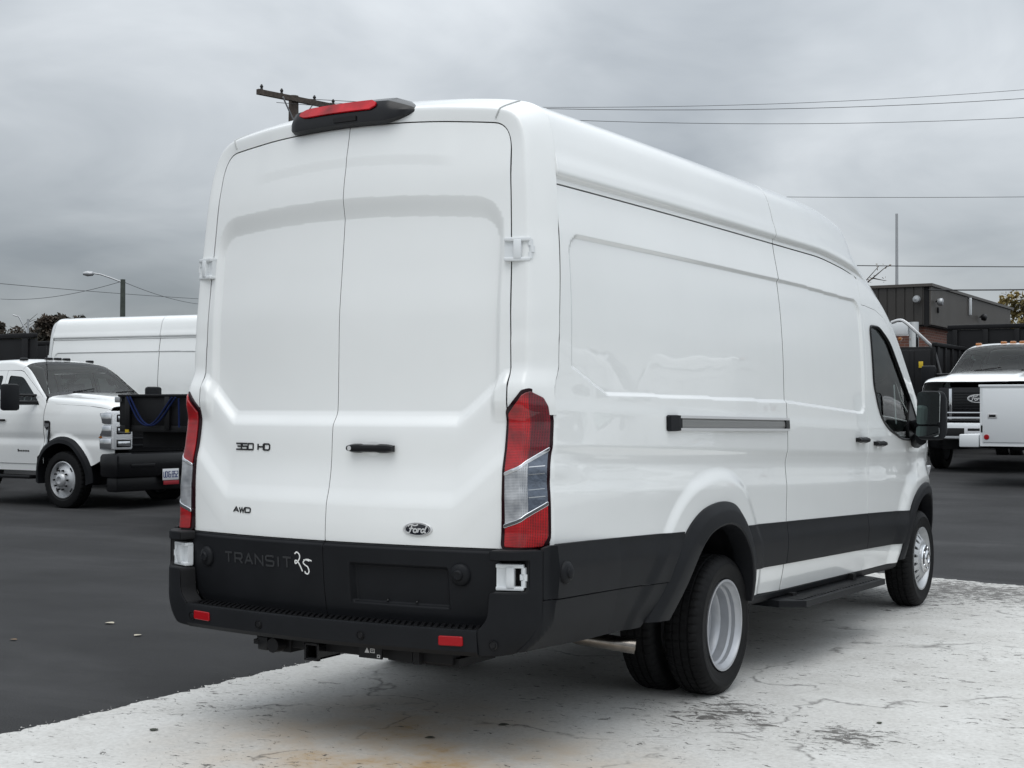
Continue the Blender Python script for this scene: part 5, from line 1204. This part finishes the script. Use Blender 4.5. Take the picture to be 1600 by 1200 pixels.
def build_trailer():
    root = empty('flat_trailer')       # tail at y=0, along +y
    L = 3.6; z0, z1 = 1.22, 1.60
    bevbox('trailer_deck', -.85, .85, 0, L, z0-.08, z0, .01, TRBLACK, root)
    for s in (-1, 1):
        sd = bevbox('side_board', s*.83-.012, s*.83+.012, .02, L-.02, z0, z1-.03, .003, TRBLACK, root)
        bevbox('top_rail', s*.85-.03, s*.85+.03, 0, L, z1-.03, z1, .006, TRBLACK, sd)
        for k in range(6): bevbox('stake', s*.86-.02, s*.86+.02, .12+k*.66, .20+k*.66, z0-.05, z1-.03, .004, PLAST2, sd)
        mb = MB(); 
        truck_wheel(root, (s*.74, 1.75, .405), s, True)
        mb = MB(); mb.box(s*.74-.14, s*.74+.14, 1.25, 2.25, .88, .90); mb.build('mudguard', TRBLACK, root)
    tg = bevbox('tailboard', -.82, .82, -.03, .0, z0, z1-.02, .004, TRBLACK, root); bevbox('latch', .80, .88, -.06, .03, z1-.10, z1-.03, .01, GALV, tg)
    mb = MB(); [mb.box(s*.5-.05, s*.5+.05, .1, L+.2, .95, 1.14) for s in (-1, 1)]; mb.box(-.5, .5, 1.70, 1.80, .38, .95); mb.box(-.04, .04, L, L+1.3, .80, .90); mb.build('trailer_frame', UNDER, root)
    for k in range(2):
        mb = MB(); o = .16+k*.06; pts = [(.885+k*.01, o, z1-.03), (.89, o+.22, z0+.05), (.89, o+.45, z0+.03), (.885, o+.75, z1-.04)]; mb.tube([tuple(p) for p in crom(pts, 6)], .012, 6); mb.build('strap', BLUESTR, root)
    mb = MB(); mb.tube([(.885, 1.02, z1-.05), (.885, 1.03, z0-.02)], .012, 6); mb.build('strap', BLUESTR, root)
    bevbox('tag', .86, .875, .12, .18, z0-.09, z0-.0, .002, YEL, root)
    return root

# ---------------------------------------------------------------- place the vehicles
van = build_van()
tag(van, 'large white high-roof van seen from behind, black lower cladding, on the white slab', 'van', 'white high-roof vans')
v2 = copy_tree(van, None, ('letter', 'chalk_number', 'step_tread', 'warning_label', 'oval_badge', 'lamp_rib', 'silver_trim', 'window_sticker', 'tow_hitch'))
v2.location = (-15.86, 13.05, float(elev(0, 13))); v2.rotation_euler = (0, 0, R_(-83)); v2.scale = (1.045, .92, 1.055)
tag(v2, 'white high-roof van half hidden behind the white pickup truck on the left', 'van')

tk = build_truck('new'); tk.location = (-11.93, 10.32, .012); tk.rotation_euler = (0, 0, R_(-92.5))
tag(tk, 'white pickup truck with black wheel arches and front plate, facing right', 'truck', 'white work trucks')
SK = ('letter', 'licence_plate', 'dealer_strip', 'door_lettering', 'headrest_post')
t2 = copy_tree(tk, None, SK); t2.location = (-19.25, 13.0, .10); t2.rotation_euler = (0, 0, R_(-95)); tag(t2, 'white truck cut off by the left edge, only its nose showing', 'truck')

t1 = build_truck('old'); t1.location = (-1.98, 22.0, float(elev(0, 22))-.01); t1.rotation_euler = (0, 0, R_(177.5)); t1.scale = (1.05, 1.08, 1.10)
tag(t1, 'white truck facing the camera with chrome-barred black grille and amber roof lamps', 'truck', 'white work trucks')
# service body truck: same cab, with a white utility body
sv = copy_tree(tk, None, SK+('antenna',)); sv.location = (4.35, 18.95, float(elev(0, 18.5))); sv.scale = (1, 1, 1); sv.rotation_euler = (0, 0, R_(-90))
tag(sv, 'white service truck side-on with utility body, latch and round red reflector', 'truck')
sb_ = bevbox('service_body', -1.0, 1.0, -5.66, -2.75, .82, .95, .01, WHITE2, sv)
for s in (-1, 1):
    x0, x1 = (s*1.0, s*.62) if s < 0 else (.62, 1.0)
    arch = [( -4.35+.50*math.cos(a), .45+.50*math.sin(a)) for a in np.linspace(math.pi, 0, 16)]
    mb = MB(); mb.prism([(-5.66, .62), (-4.86, .62)]+[p for p in arch if p[1] > .62]+[(-3.84, .62), (-2.75, .62), (-2.75, 1.53), (-5.66, 1.53)], 0, x0, x1); bx_ = mb.build('side_box', WHITE2, sv)
    bevbox('body_lid', x0-.012, x1+.012, -5.68, -2.73, 1.532, 1.57, .008, WHITE2, bx_)
    xo = s*1.0; dd = lambda a: (min(xo, xo+s*a), max(xo, xo+s*a))
    for (y0, y1, z0, z1) in ((-5.62, -4.90, .68, 1.50), (-4.86, -3.86, 1.10, 1.50), (-3.82, -2.79, .68, 1.50)):
        a_, b_ = dd(.014); dp = bevbox('compartment_door', a_, b_, y0, y1, z0, z1, .005, WHITE2, bx_)
        a_, b_ = dd(.022); yc = y0+.15; bevbox('door_latch', a_, b_, yc-.07, yc+.07, (z0+z1)/2-.04, (z0+z1)/2+.035, .004, ALU, dp)
        a_, b_ = dd(.026); bevbox('latch_recess', a_, b_, yc-.05, yc+.05, (z0+z1)/2-.02, (z0+z1)/2+.018, .004, GLOSSB, dp)
    mb = MB(); mb.lathe([(0, .012), (.038, .010), (.042, 0)], 20, Matrix.Translation((xo+s*.014, -5.56, .76)) @ Matrix.Diagonal((s, 1, 1, 1))); mb.build('round_reflector', REDREF, sv)
bevbox('rear_bumper', -1.0, 1.0, -5.98, -5.68, .60, .80, .02, WHITE2, sv)

# three unseen vehicles added right of the van for its flank to mirror
for (x, y, rz, src, lab) in ((6.6, 12.0, 75, tk, 'unseen white pickup truck added for reflections right of the big van, nearest the slab'), (10.5, 15.5, 82, tk, 'unseen white pickup truck added for reflections to the right, second from the slab'), (9.5, 24.5, -80, van, 'white high-roof van added for reflections beyond the service truck, outside the right picture edge')):
    o = copy_tree(src, None, SK+('chalk_number', 'step_tread', 'warning_label', 'oval_badge', 'lamp_rib', 'silver_trim', 'tow_hitch')); o.location = (x, y, float(elev(0, y))); o.rotation_euler = (0, 0, R_(rz)); tag(o, lab, 'truck' if src is tk else 'van')

da = build_dump(); da.location = (-5.0, 24.7, float(elev(0, 25))); da.scale = (1.12, 1, 1)
tag(da, 'black dump truck seen from the rear between the van and the building', 'dump truck', 'black dump trucks')
mb = MB(); pts = crom([(1.1, .2, 2.25), (.85, .0, 2.56), (.62, -.02, 2.80), (.50, 0, 2.84), (.36, .02, 2.80)], 5)
mb.tube([tuple(p) for p in pts], .035, 8); mb.build('tarp_arm', ALU, da, True)
mb = MB(); mb.tube([(1.10, .2, 2.26), (1.38, -.5, 1.70)], .022, 8); mb.build('tarp_strut', PLAST2, da)
bevbox('toolbox', -1.15, -.30, 4.0, 4.6, 2.76, 3.05, .02, WHITE2, da)
mb = MB(); mb.tube([(-.19, 4.05, 2.0), (-.19, 4.05, 3.05)], .10, 14); mb.build('exhaust_stack', CHROME, da, True)
mb = MB(); mb.lathe([(0, -.05), (.04, -.04), (.04, .04), (0, .05)], 12, Matrix.Translation((-.45, 3.95, 2.66)) @ Matrix.Rotation(R_(90), 4, 'Z')); mb.build('beacon', AMBER, da)
bevbox('tag', .88, .96, -.075, -.065, 1.85, 1.98, .002, YEL, da)
db = copy_tree(da, None, ('toolbox', 'exhaust_stack', 'beacon', 'tag', 'tarp_arm', 'tarp_strut')); db.location = (-4.25, 29.3, float(elev(0, 29.3))); db.rotation_euler = (0, 0, R_(-90)); db.scale = (1.12, 1.12, 1.17)
tag(db, 'black dump truck side-on behind the white truck with the amber roof lamps', 'dump truck')
dc = copy_tree(db, None, ('headboard', 'cab', 'engine_hood', 'windscreen', 'cab_window')); dc.location = (-25.9, 16.2, float(elev(0, 16))+.05); dc.rotation_euler = (0, 0, R_(-90)); dc.scale = (1.1, 1.75, 1.14); tag(dc, 'black dump truck body at the left edge below the trees', 'dump truck')
tr = build_trailer(); tr.location = (-9.42, 8.78, .0); tr.rotation_euler = (0, 0, R_(-90))
tag(tr, 'black flat trailer with blue straps in front of the white pickup nose', 'trailer')

# ---------------------------------------------------------------- building
bz = float(elev(0, 41)); bl = empty('metal_clad_building', (-7.87, 40.72, bz), 0, 'low building with dark brown metal fascia above red brick walls', 'building')
SID = mat('brown_metal_siding', (.040, .036, .032), .45, noise=(3, .08)); SIDL = mat('grey_metal_siding', (.080, .071, .062), .45, noise=(2, .06))
def brick_mat():
    m = bpy.data.materials.new('red_brick'); m.use_nodes = True; nt = m.node_tree; b = nt.nodes['Principled BSDF']; t = nt.nodes.new('ShaderNodeTexCoord'); mp = nt.nodes.new('ShaderNodeMapping'); mp.inputs['Rotation'].default_value = (R_(90), 0, R_(90)); nt.links.new(t.outputs['Object'], mp.inputs[0])
    sp = nt.nodes.new('ShaderNodeSeparateXYZ'); nt.links.new(t.outputs['Object'], sp.inputs[0]); ad = nt.nodes.new('ShaderNodeMath'); nt.links.new(sp.outputs[0], ad.inputs[0]); nt.links.new(sp.outputs[1], ad.inputs[1]); cb = nt.nodes.new('ShaderNodeCombineXYZ'); nt.links.new(ad.outputs[0], cb.inputs[0]); nt.links.new(sp.outputs[2], cb.inputs[1])
    br = nt.nodes.new('ShaderNodeTexBrick'); br.inputs['Scale'].default_value = 1; br.inputs['Brick Width'].default_value = .26; br.inputs['Row Height'].default_value = .088; br.inputs['Mortar Size'].default_value = .008
    br.inputs['Color1'].default_value = (.20, .075, .05, 1); br.inputs['Color2'].default_value = (.13, .055, .04, 1); br.inputs['Mortar'].default_value = (.22, .18, .16, 1); nt.links.new(cb.outputs[0], br.inputs[0]); nt.links.new(br.outputs[0], b.inputs['Base Color']); b.inputs['Roughness'].default_value = .9
    bp = nt.nodes.new('ShaderNodeBump'); bp.inputs['Distance'].default_value = .01; bp.inputs['Strength'].default_value = .6; bp.invert = True; nt.links.new(br.outputs['Fac'], bp.inputs['Height']); nt.links.new(bp.outputs[0], b.inputs['Normal']); return m
zt_, zb_ = 5.38-bz, 4.17-bz; BL = 14.5
mb = MB(); mb.box(-BL, -.25, .25, 12.0, 0, zb_+.1); mb.build('brick_wall', brick_mat(), bl)
mb = MB(); mb.box(-BL, -.05, .05, 12.2, zb_-.04, zt_-.02); mb.build('fascia_backing', DARK, bl)
mb = MB(); mb.box(-BL-.05, .06, -.06, 12.3, zt_, zt_+.09); mb.build('roof_edge_trim', SIDL, bl)
w_ = .285; pm = None
for k in range(50):
    x = -BL+.03+k*w_
    if x+w_ > .0: break
    if pm is None:
        mb = MB(); mb.prism([(0, .05), (0, .0), (.235, .0), (.245, .03), (.278, .03), (.278, .05)], 2, zb_, zt_-.003); oo = mb.build('siding_panel', SID, bl); pm = oo.data; oo.location = (x, 0, 0)
    else: oo = bpy.data.objects.new('siding_panel', pm); C.objects.link(oo); oo.parent = bl; oo.location = (x, 0, 0)
pm = None
for k in range(80):
    y = .01+k*.150
    if y > 12.05: break
    if pm is None:
        mb = MB(); mb.prism([(-.05, .0), (.0, .0), (.0, .11), (-.018, .12), (-.018, .147), (-.05, .147)], 2, zb_, zt_-.003); oo = mb.build('siding_panel', SIDL, bl); pm = oo.data; oo.location = (0, y, 0)
    else: oo = bpy.data.objects.new('siding_panel', pm); C.objects.link(oo); oo.parent = bl; oo.location = (0, y, 0)
for (x, y, z, dx, dy) in ((-.40, -.08, zt_-.42, 0, -1), (.08, .45, zt_-.48, 1, 0), (.08, 6.6, zt_-.62, 1, 0)):
    mb = MB(); mb.lathe([(0, -.12), (.10, -.10), (.13, .0), (.11, .06), (0, .09)], 14, Matrix.Translation((x+dx*.12, y+dy*.12, z)) @ Matrix.Rotation(R_(90 if dy else 0), 4, 'Z')); fl_ = mb.build('floodlight', GALV if y < 5 else PLAST2, bl, True)
    mb = MB(); mb.tube([(x-dx*.05, y-dy*.05, z), (x+dx*.1, y+dy*.1, z+.12)], .025, 6); mb.build('lamp_bracket', PLAST2, fl_)
bevbox('downspout', .02, .10, 5.0, 5.12, zt_-.62, zt_-.02, .01, WHITE2, bl); bevbox('wall_vent', .0, .05, .75, .87, zt_-.80, zt_-.62, .01, DARK, bl)

# ---------------------------------------------------------------- poles, lamps, wires
def seg(name, pts, r, m_, parent=None, n=8, rad=None):
    mb = MB(); mb.tube(pts, r, n, rad=rad); return mb.build(name, m_, parent, True)
up = empty('utility_pole', (-21.2, 25.5, float(elev(0, 25))), 0, 'wooden utility pole with a crossarm rising behind the van roof', 'utility pole', 'wooden utility poles')
h0 = 9.98-up.location.z
seg('pole', [(0, 0, -.2), (0, 0, h0)], .15, WOODP, up, 12, [.19, .135])
mb = MB(); mb.box(-.055, .055, -1.35, 1.45, -.07, .07, M=Matrix.Translation((.16, 0, h0-.12)) @ Matrix.Rotation(R_(-13), 4, 'Z')); ca = mb.build('crossarm', WOODP, up)
for y in (-1.2, -.55, .55, 1.2):
    mb = MB(); mb.lathe([(0, -.02), (.045, .0), (.03, .05), (.05, .08), (.02, .14), (0, .15)], 10, Matrix.Translation((.16+y*.22, y, h0-.05)) @ Matrix.Rotation(R_(-90), 4, 'Y')); mb.build('insulator', PLAST2, ca, True)
for sgn in (-1, 1): seg('brace', [(.14, sgn*.62, h0-.16), (.10, 0, h0-.85)], .022, GALV, up)
p2 = empty('utility_pole', (-1.2, 44.0, float(elev(0, 44))), 0, 'wooden utility pole beyond the service truck carrying the overhead wires', 'utility pole', 'wooden utility poles')
seg('pole', [(0, 0, -.2), (0, 0, 11.4)], .15, WOODP, p2, 12, [.2, .14]); mb = MB(); mb.box(-1.3, 1.3, -.05, .05, 10.7, 10.84); mb.build('crossarm', WOODP, p2)
def wire(a, b, sag, r, label, n=24):
    a, b = Vector(a), Vector(b); pts = [a.lerp(b, i/n)-Vector((0, 0, sag*4*(i/n)*(1-i/n))) for i in range(n+1)]
    o = seg('overhead_wire', [tuple(p) for p in pts], r, CABLE, None, 5); tag(o, label, 'wire', 'overhead wires'); return o
wire((-20.9, 26.7, 9.98), (-1.3, 44, 11.95), .45, .007, 'highest overhead wire crossing the upper right sky')
wire((-21.1, 26.0, 9.98), (-1.2, 44, 11.62), .50, .009, 'overhead wire just below the highest one at upper right')
wire((-21.3, 24.9, 9.7), (-1.1, 44, 10.95), .55, .008, 'third overhead wire down from the top right corner')
wire((-16.5, 41.3, 8.97), (2.0, 52.5, 9.20), .12, .009, 'single level wire meeting the sky behind the windscreen slope')
wire((-12.5, 31.5, 5.52), (1.5, 41.5, 5.62), .06, .013, 'thin wire just above the brown building roof')
wire((-7.9, 40.6, 5.25), (2.2, 34.5, 4.55), .05, .020, 'thick cable leaving the corner of the brown building')
wire((-33.2, 25.6, 5.38), (-40.0, 44.4, 6.35), .05, .009, 'faint wire sloping down from the left edge behind the lamp')
wire((-45.5, 35.8, 6.05), (-29.9, 27.6, 5.45), .2, .009, 'faint wire rising from the left edge to the street lamp')
wire((-29.8, 27.7, 5.42), (-41.0, 43.7, 6.15), .15, .009, 'faint wire running from the street lamp towards the van')
sl = empty('street_lamp', (-29.84, 27.63, float(elev(0, 27))), 0, 'street lamp on a green-grey pole above the white van roof at left', 'street lamp', 'street lamps')
POLEG = mat('treated_pole', (.055, .065, .055), .8, noise=(10, .2)); zl = sl.location.z
seg('pole', [(0, 0, -.2), (0, 0, 5.52-zl)], .09, POLEG, sl, 10, [.11, .075]); dx, dy = -.77, -.46
ar = seg('lamp_arm', [(0, 0, 5.42-zl), (dx*.4, dy*.4, 5.56-zl), (dx*.8, dy*.8, 5.68-zl), (dx*1.1, dy*1.1, 5.72-zl)], .025, GALV, sl)
mb = MB(); mb.lathe([(0, -.18), (.07, -.12), (.09, .05), (.05, .18), (0, .2)], 10, Matrix.Translation((dx*1.2, dy*1.2, 5.70-zl)) @ Matrix.Rotation(math.atan2(dy, dx), 4, 'Z')); mb.build('lamp_head', GALV, ar, True)
s2 = empty('street_lamp', (-68.58, 56.92, .9), 0, 'small pale curved street lamp against the dark trees at far left', 'street lamp', 'street lamps')
seg('pole', [(0, 0, 0), (0, 0, 6.2)], .07, GALV, s2, 8); seg('lamp_arm', [(0, 0, 5.2), (-.25, -.15, 5.8), (-.5, -.3, 6.35), (-.8, -.5, 6.45)], .05, GALV, s2, 6)
fp = seg('flagpole', [(-12.95, 55.05, .9), (-12.95, 55.05, 9.75)], .05, GALV, None, 8, [.085, .055]); tag(fp, 'bare pale pole standing behind the brown building', 'pole')

# ---------------------------------------------------------------- trees
def leafmat(name, c1, c2):
    m = bpy.data.materials.new(name); m.use_nodes = True; nt = m.node_tree; b = nt.nodes['Principled BSDF']; t = nt.nodes.new('ShaderNodeTexCoord'); n = nt.nodes.new('ShaderNodeTexNoise'); n.inputs['Scale'].default_value = .8; n.inputs['Detail'].default_value = 4; nt.links.new(t.outputs['Object'], n.inputs[0])
    r = nt.nodes.new('ShaderNodeValToRGB'); r.color_ramp.elements[0].position = .38; r.color_ramp.elements[0].color = (*c1, 1); r.color_ramp.elements[1].position = .62; r.color_ramp.elements[1].color = (*c2, 1); nt.links.new(n.outputs[0], r.inputs[0]); nt.links.new(r.outputs[0], b.inputs['Base Color']); b.inputs['Roughness'].default_value = .8; return m
BARK = mat('bark', (.05, .04, .032), .9, noise=(6, .3))
def tree(loc, hgt, rad, m_, label, leaves=5200, cat='tree', group='trees on the horizon', ls=.16, squash=.85, seed=1, nb=9, clumps=26):
    rg = random.Random(seed); root = empty('tree', loc, rg.random()*6, label, cat, group); mb = MB(); tips = []
    mb.tube([(0, 0, -.2), (.05, 0, hgt*.4), (0, .08, hgt*.8)], .1, 8, rad=[hgt*.03, hgt*.022, hgt*.008])
    for k in range(nb):
        a = rg.random()*6.28; z0 = hgt*(.35+.4*rg.random()); r1 = rad*(.5+.45*rg.random()); p1 = (r1*.5*math.cos(a), r1*.5*math.sin(a), z0+r1*.45); p2 = (r1*math.cos(a+.3), r1*math.sin(a+.3), z0+r1*.9)
        mb.tube([(0, 0, z0), p1, p2], .05, 6, rad=[hgt*.012, hgt*.008, hgt*.003]); tips.append(p2)
        for q in range(3):
            b = a+rg.uniform(-1, 1); p3 = (p2[0]+rad*.3*math.cos(b), p2[1]+rad*.3*math.sin(b), p2[2]+rad*.3*rg.uniform(-.2, 1)); mb.tube([p1 if q == 0 else p2, p3], .02, 4, rad=[hgt*.004, hgt*.0015]); tips.append(p3)
    mb.build('trunk', BARK, root, True)
    cs = []
    for k in range(clumps):
        a = rg.random()*6.28; e_ = rg.uniform(-.5, 1); rr_ = rad*rg.random()**.5*.95; cs.append((rr_*math.cos(a)*math.sqrt(1-max(e_, 0)**2*.7), rr_*math.sin(a)*math.sqrt(1-max(e_, 0)**2*.7), hgt-rad*squash+e_*rad*squash*.8, rad*rg.uniform(.18, .36)))
    if leaves < 800: cs = [(p[0], p[1], p[2], rad*.10) for p in tips]
    mb = MB()
    for i in range(leaves):
        c = cs[rg.randrange(len(cs))]; v = Vector((rg.gauss(0, 1), rg.gauss(0, 1), rg.gauss(0, .8))); v = v/max(v.length, .1)*c[3]*rg.random()**.4; p = Vector(c[:3])+v
        q = Matrix.Rotation(rg.random()*6.28, 3, Vector((rg.gauss(0, 1), rg.gauss(0, 1), rg.gauss(0, 1))).normalized()); s_ = ls*rg.uniform(.6, 1.4)
        mb.add([p+q @ Vector(t) for t in ((-s_, 0, 0), (0, -s_*.5, 0), (s_, 0, s_*.2), (0, s_*.5, 0))], [(0, 1, 2, 3)])
    me = bpy.data.meshes.new('crown'); me.from_pydata(mb.v, [], mb.f); me.update(); link('crown', me, root, m_); return root
LDK = leafmat('dark_autumn_leaves', (.022, .022, .016), (.055, .038, .024)); LGR = leafmat('olive_leaves', (.035, .04, .018), (.10, .095, .035)); LYE = leafmat('yellowing_leaves', (.12, .10, .035), (.26, .19, .06)); LOR = leafmat('russet_leaves', (.16, .06, .03), (.10, .07, .03))
for i, (x, y, h, r, m_, lab) in enumerate((
    (-80.6, 65.3, 7.7, 2.6, LDK, 'dark tree at the left picture edge, left of the small pale lamp'), (-78.9, 64.6, 6.9, 2.2, LGR, 'low olive-green tree directly behind the small pale street lamp'), (-77.6, 66.5, 8.0, 2.3, LDK, 'dark tree just right of the small pale street lamp'),
    (-75.9, 66.5, 8.2, 2.1, LDK, 'tallest dark autumn tree, touching the white van roof edge'), (-82.0, 63.9, 7.0, 2.4, LGR, 'olive tree leftmost on the horizon beyond the lot'), (-76.4, 64.4, 6.3, 1.4, LGR, 'low yellow-green bush in front of the tallest dark trees'))):
    tree((x, y, .9), h-.9, r, m_, lab, seed=i+3, ls=.17)
tree((-12.2, 78.5, .9), 7.3, 2.5, LYE, 'yellow-green autumn tree beyond the right end of the brown building', seed=21)
tree((-9.8, 80.5, .9), 6.9, 2.4, LYE, 'second yellowing tree cut by the right picture edge', seed=22)
tree((-15.1, 54.5, .9), 7.3, 1.9, LOR, 'nearly bare tree with a few russet leaves behind the brown building', leaves=320, ls=.055, seed=31, nb=12)

# ---------------------------------------------------------------- small things on the ground
LFM = [mat('pale_leaf', (.42, .38, .30), .8), mat('brown_leaf', (.14, .09, .05), .8), mat('dark_leaf', (.035, .04, .025), .8)]
for i, (x, y, k, s_, lab) in enumerate(((-3.37, 2.05, 0, .075, 'pale curled leaf on the asphalt left of the bumper, farther one'), (-2.84, 1.78, 0, .06, 'pale curled leaf on the asphalt left of the bumper, nearer one'), (-3.36, 1.26, 1, .05, 'small tan leaf on the asphalt near the left edge'),
    (-.84, -.09, 2, .05, 'dark leaf on the white slab near its left edge'), (.28, .42, 2, .045, 'dark leaf on the white slab below the bumper'), (1.85, 1.72, 2, .035, 'dark leaf on the white slab right of the dual wheel'), (.42, .80, 2, .05, 'dark leaf on the white slab in the bumper shade'))):
    mb = MB(); n = 9; V = []; c0 = s_*.5
    for j in range(n+1):
        t = j/n; w = s_*.38*math.sin(math.pi*min(t*1.02, 1))**.7; V += [(t*s_-c0, -w, .004+.12*w), (t*s_-c0, 0, .002+.03*t*s_), (t*s_-c0, w, .003+.16*w)]
    mb.add(V, [(3*j+a, 3*j+a+1, 3*j+a+4, 3*j+a+3) for j in range(n) for a in (0, 1)]); o = mb.build('fallen_leaf', LFM[k], None, True, 60); o.location = (x, y, .004 if x < -1.3 else .006); o.rotation_euler = (0, 0, i*1.7); tag(o, lab, 'leaf', 'fallen leaves')

# crumbs and grit along the broken seam between slab and asphalt, and sparse grit on both
mb = MB(); rg = random.Random(5)
for i in range(1500):
    if i < 1050: t = rg.random(); x = -1.34+rg.gauss(0, .028); y = -5+13*t; z = .005
    else: x = rg.uniform(-1.2, 4.0); y = rg.uniform(-3.5, 7); z = .005 if x > -1.33 else .001
    r = rg.uniform(.002, .0055)*(1 if i < 1050 else .7); a = rg.random()*6
    mb.add([(x+r*math.cos(a+k*1.57)*rg.uniform(.7, 1.3), y+r*math.sin(a+k*1.57), z) for k in range(4)]+[(x+rg.uniform(-.3, .3)*r, y, z+r*rg.uniform(.5, 1.0))], [(0, 1, 4), (1, 2, 4), (2, 3, 4), (3, 0, 4)], rg.randrange(2))
gr_ = mb.build('grit', [mat('pale_grit', (.42, .41, .39), .9), mat('dark_grit', (.03, .03, .03), .9)]); tag(gr_, 'loose grit and crumbs along the seam between slab and asphalt', 'grit', kind='stuff')
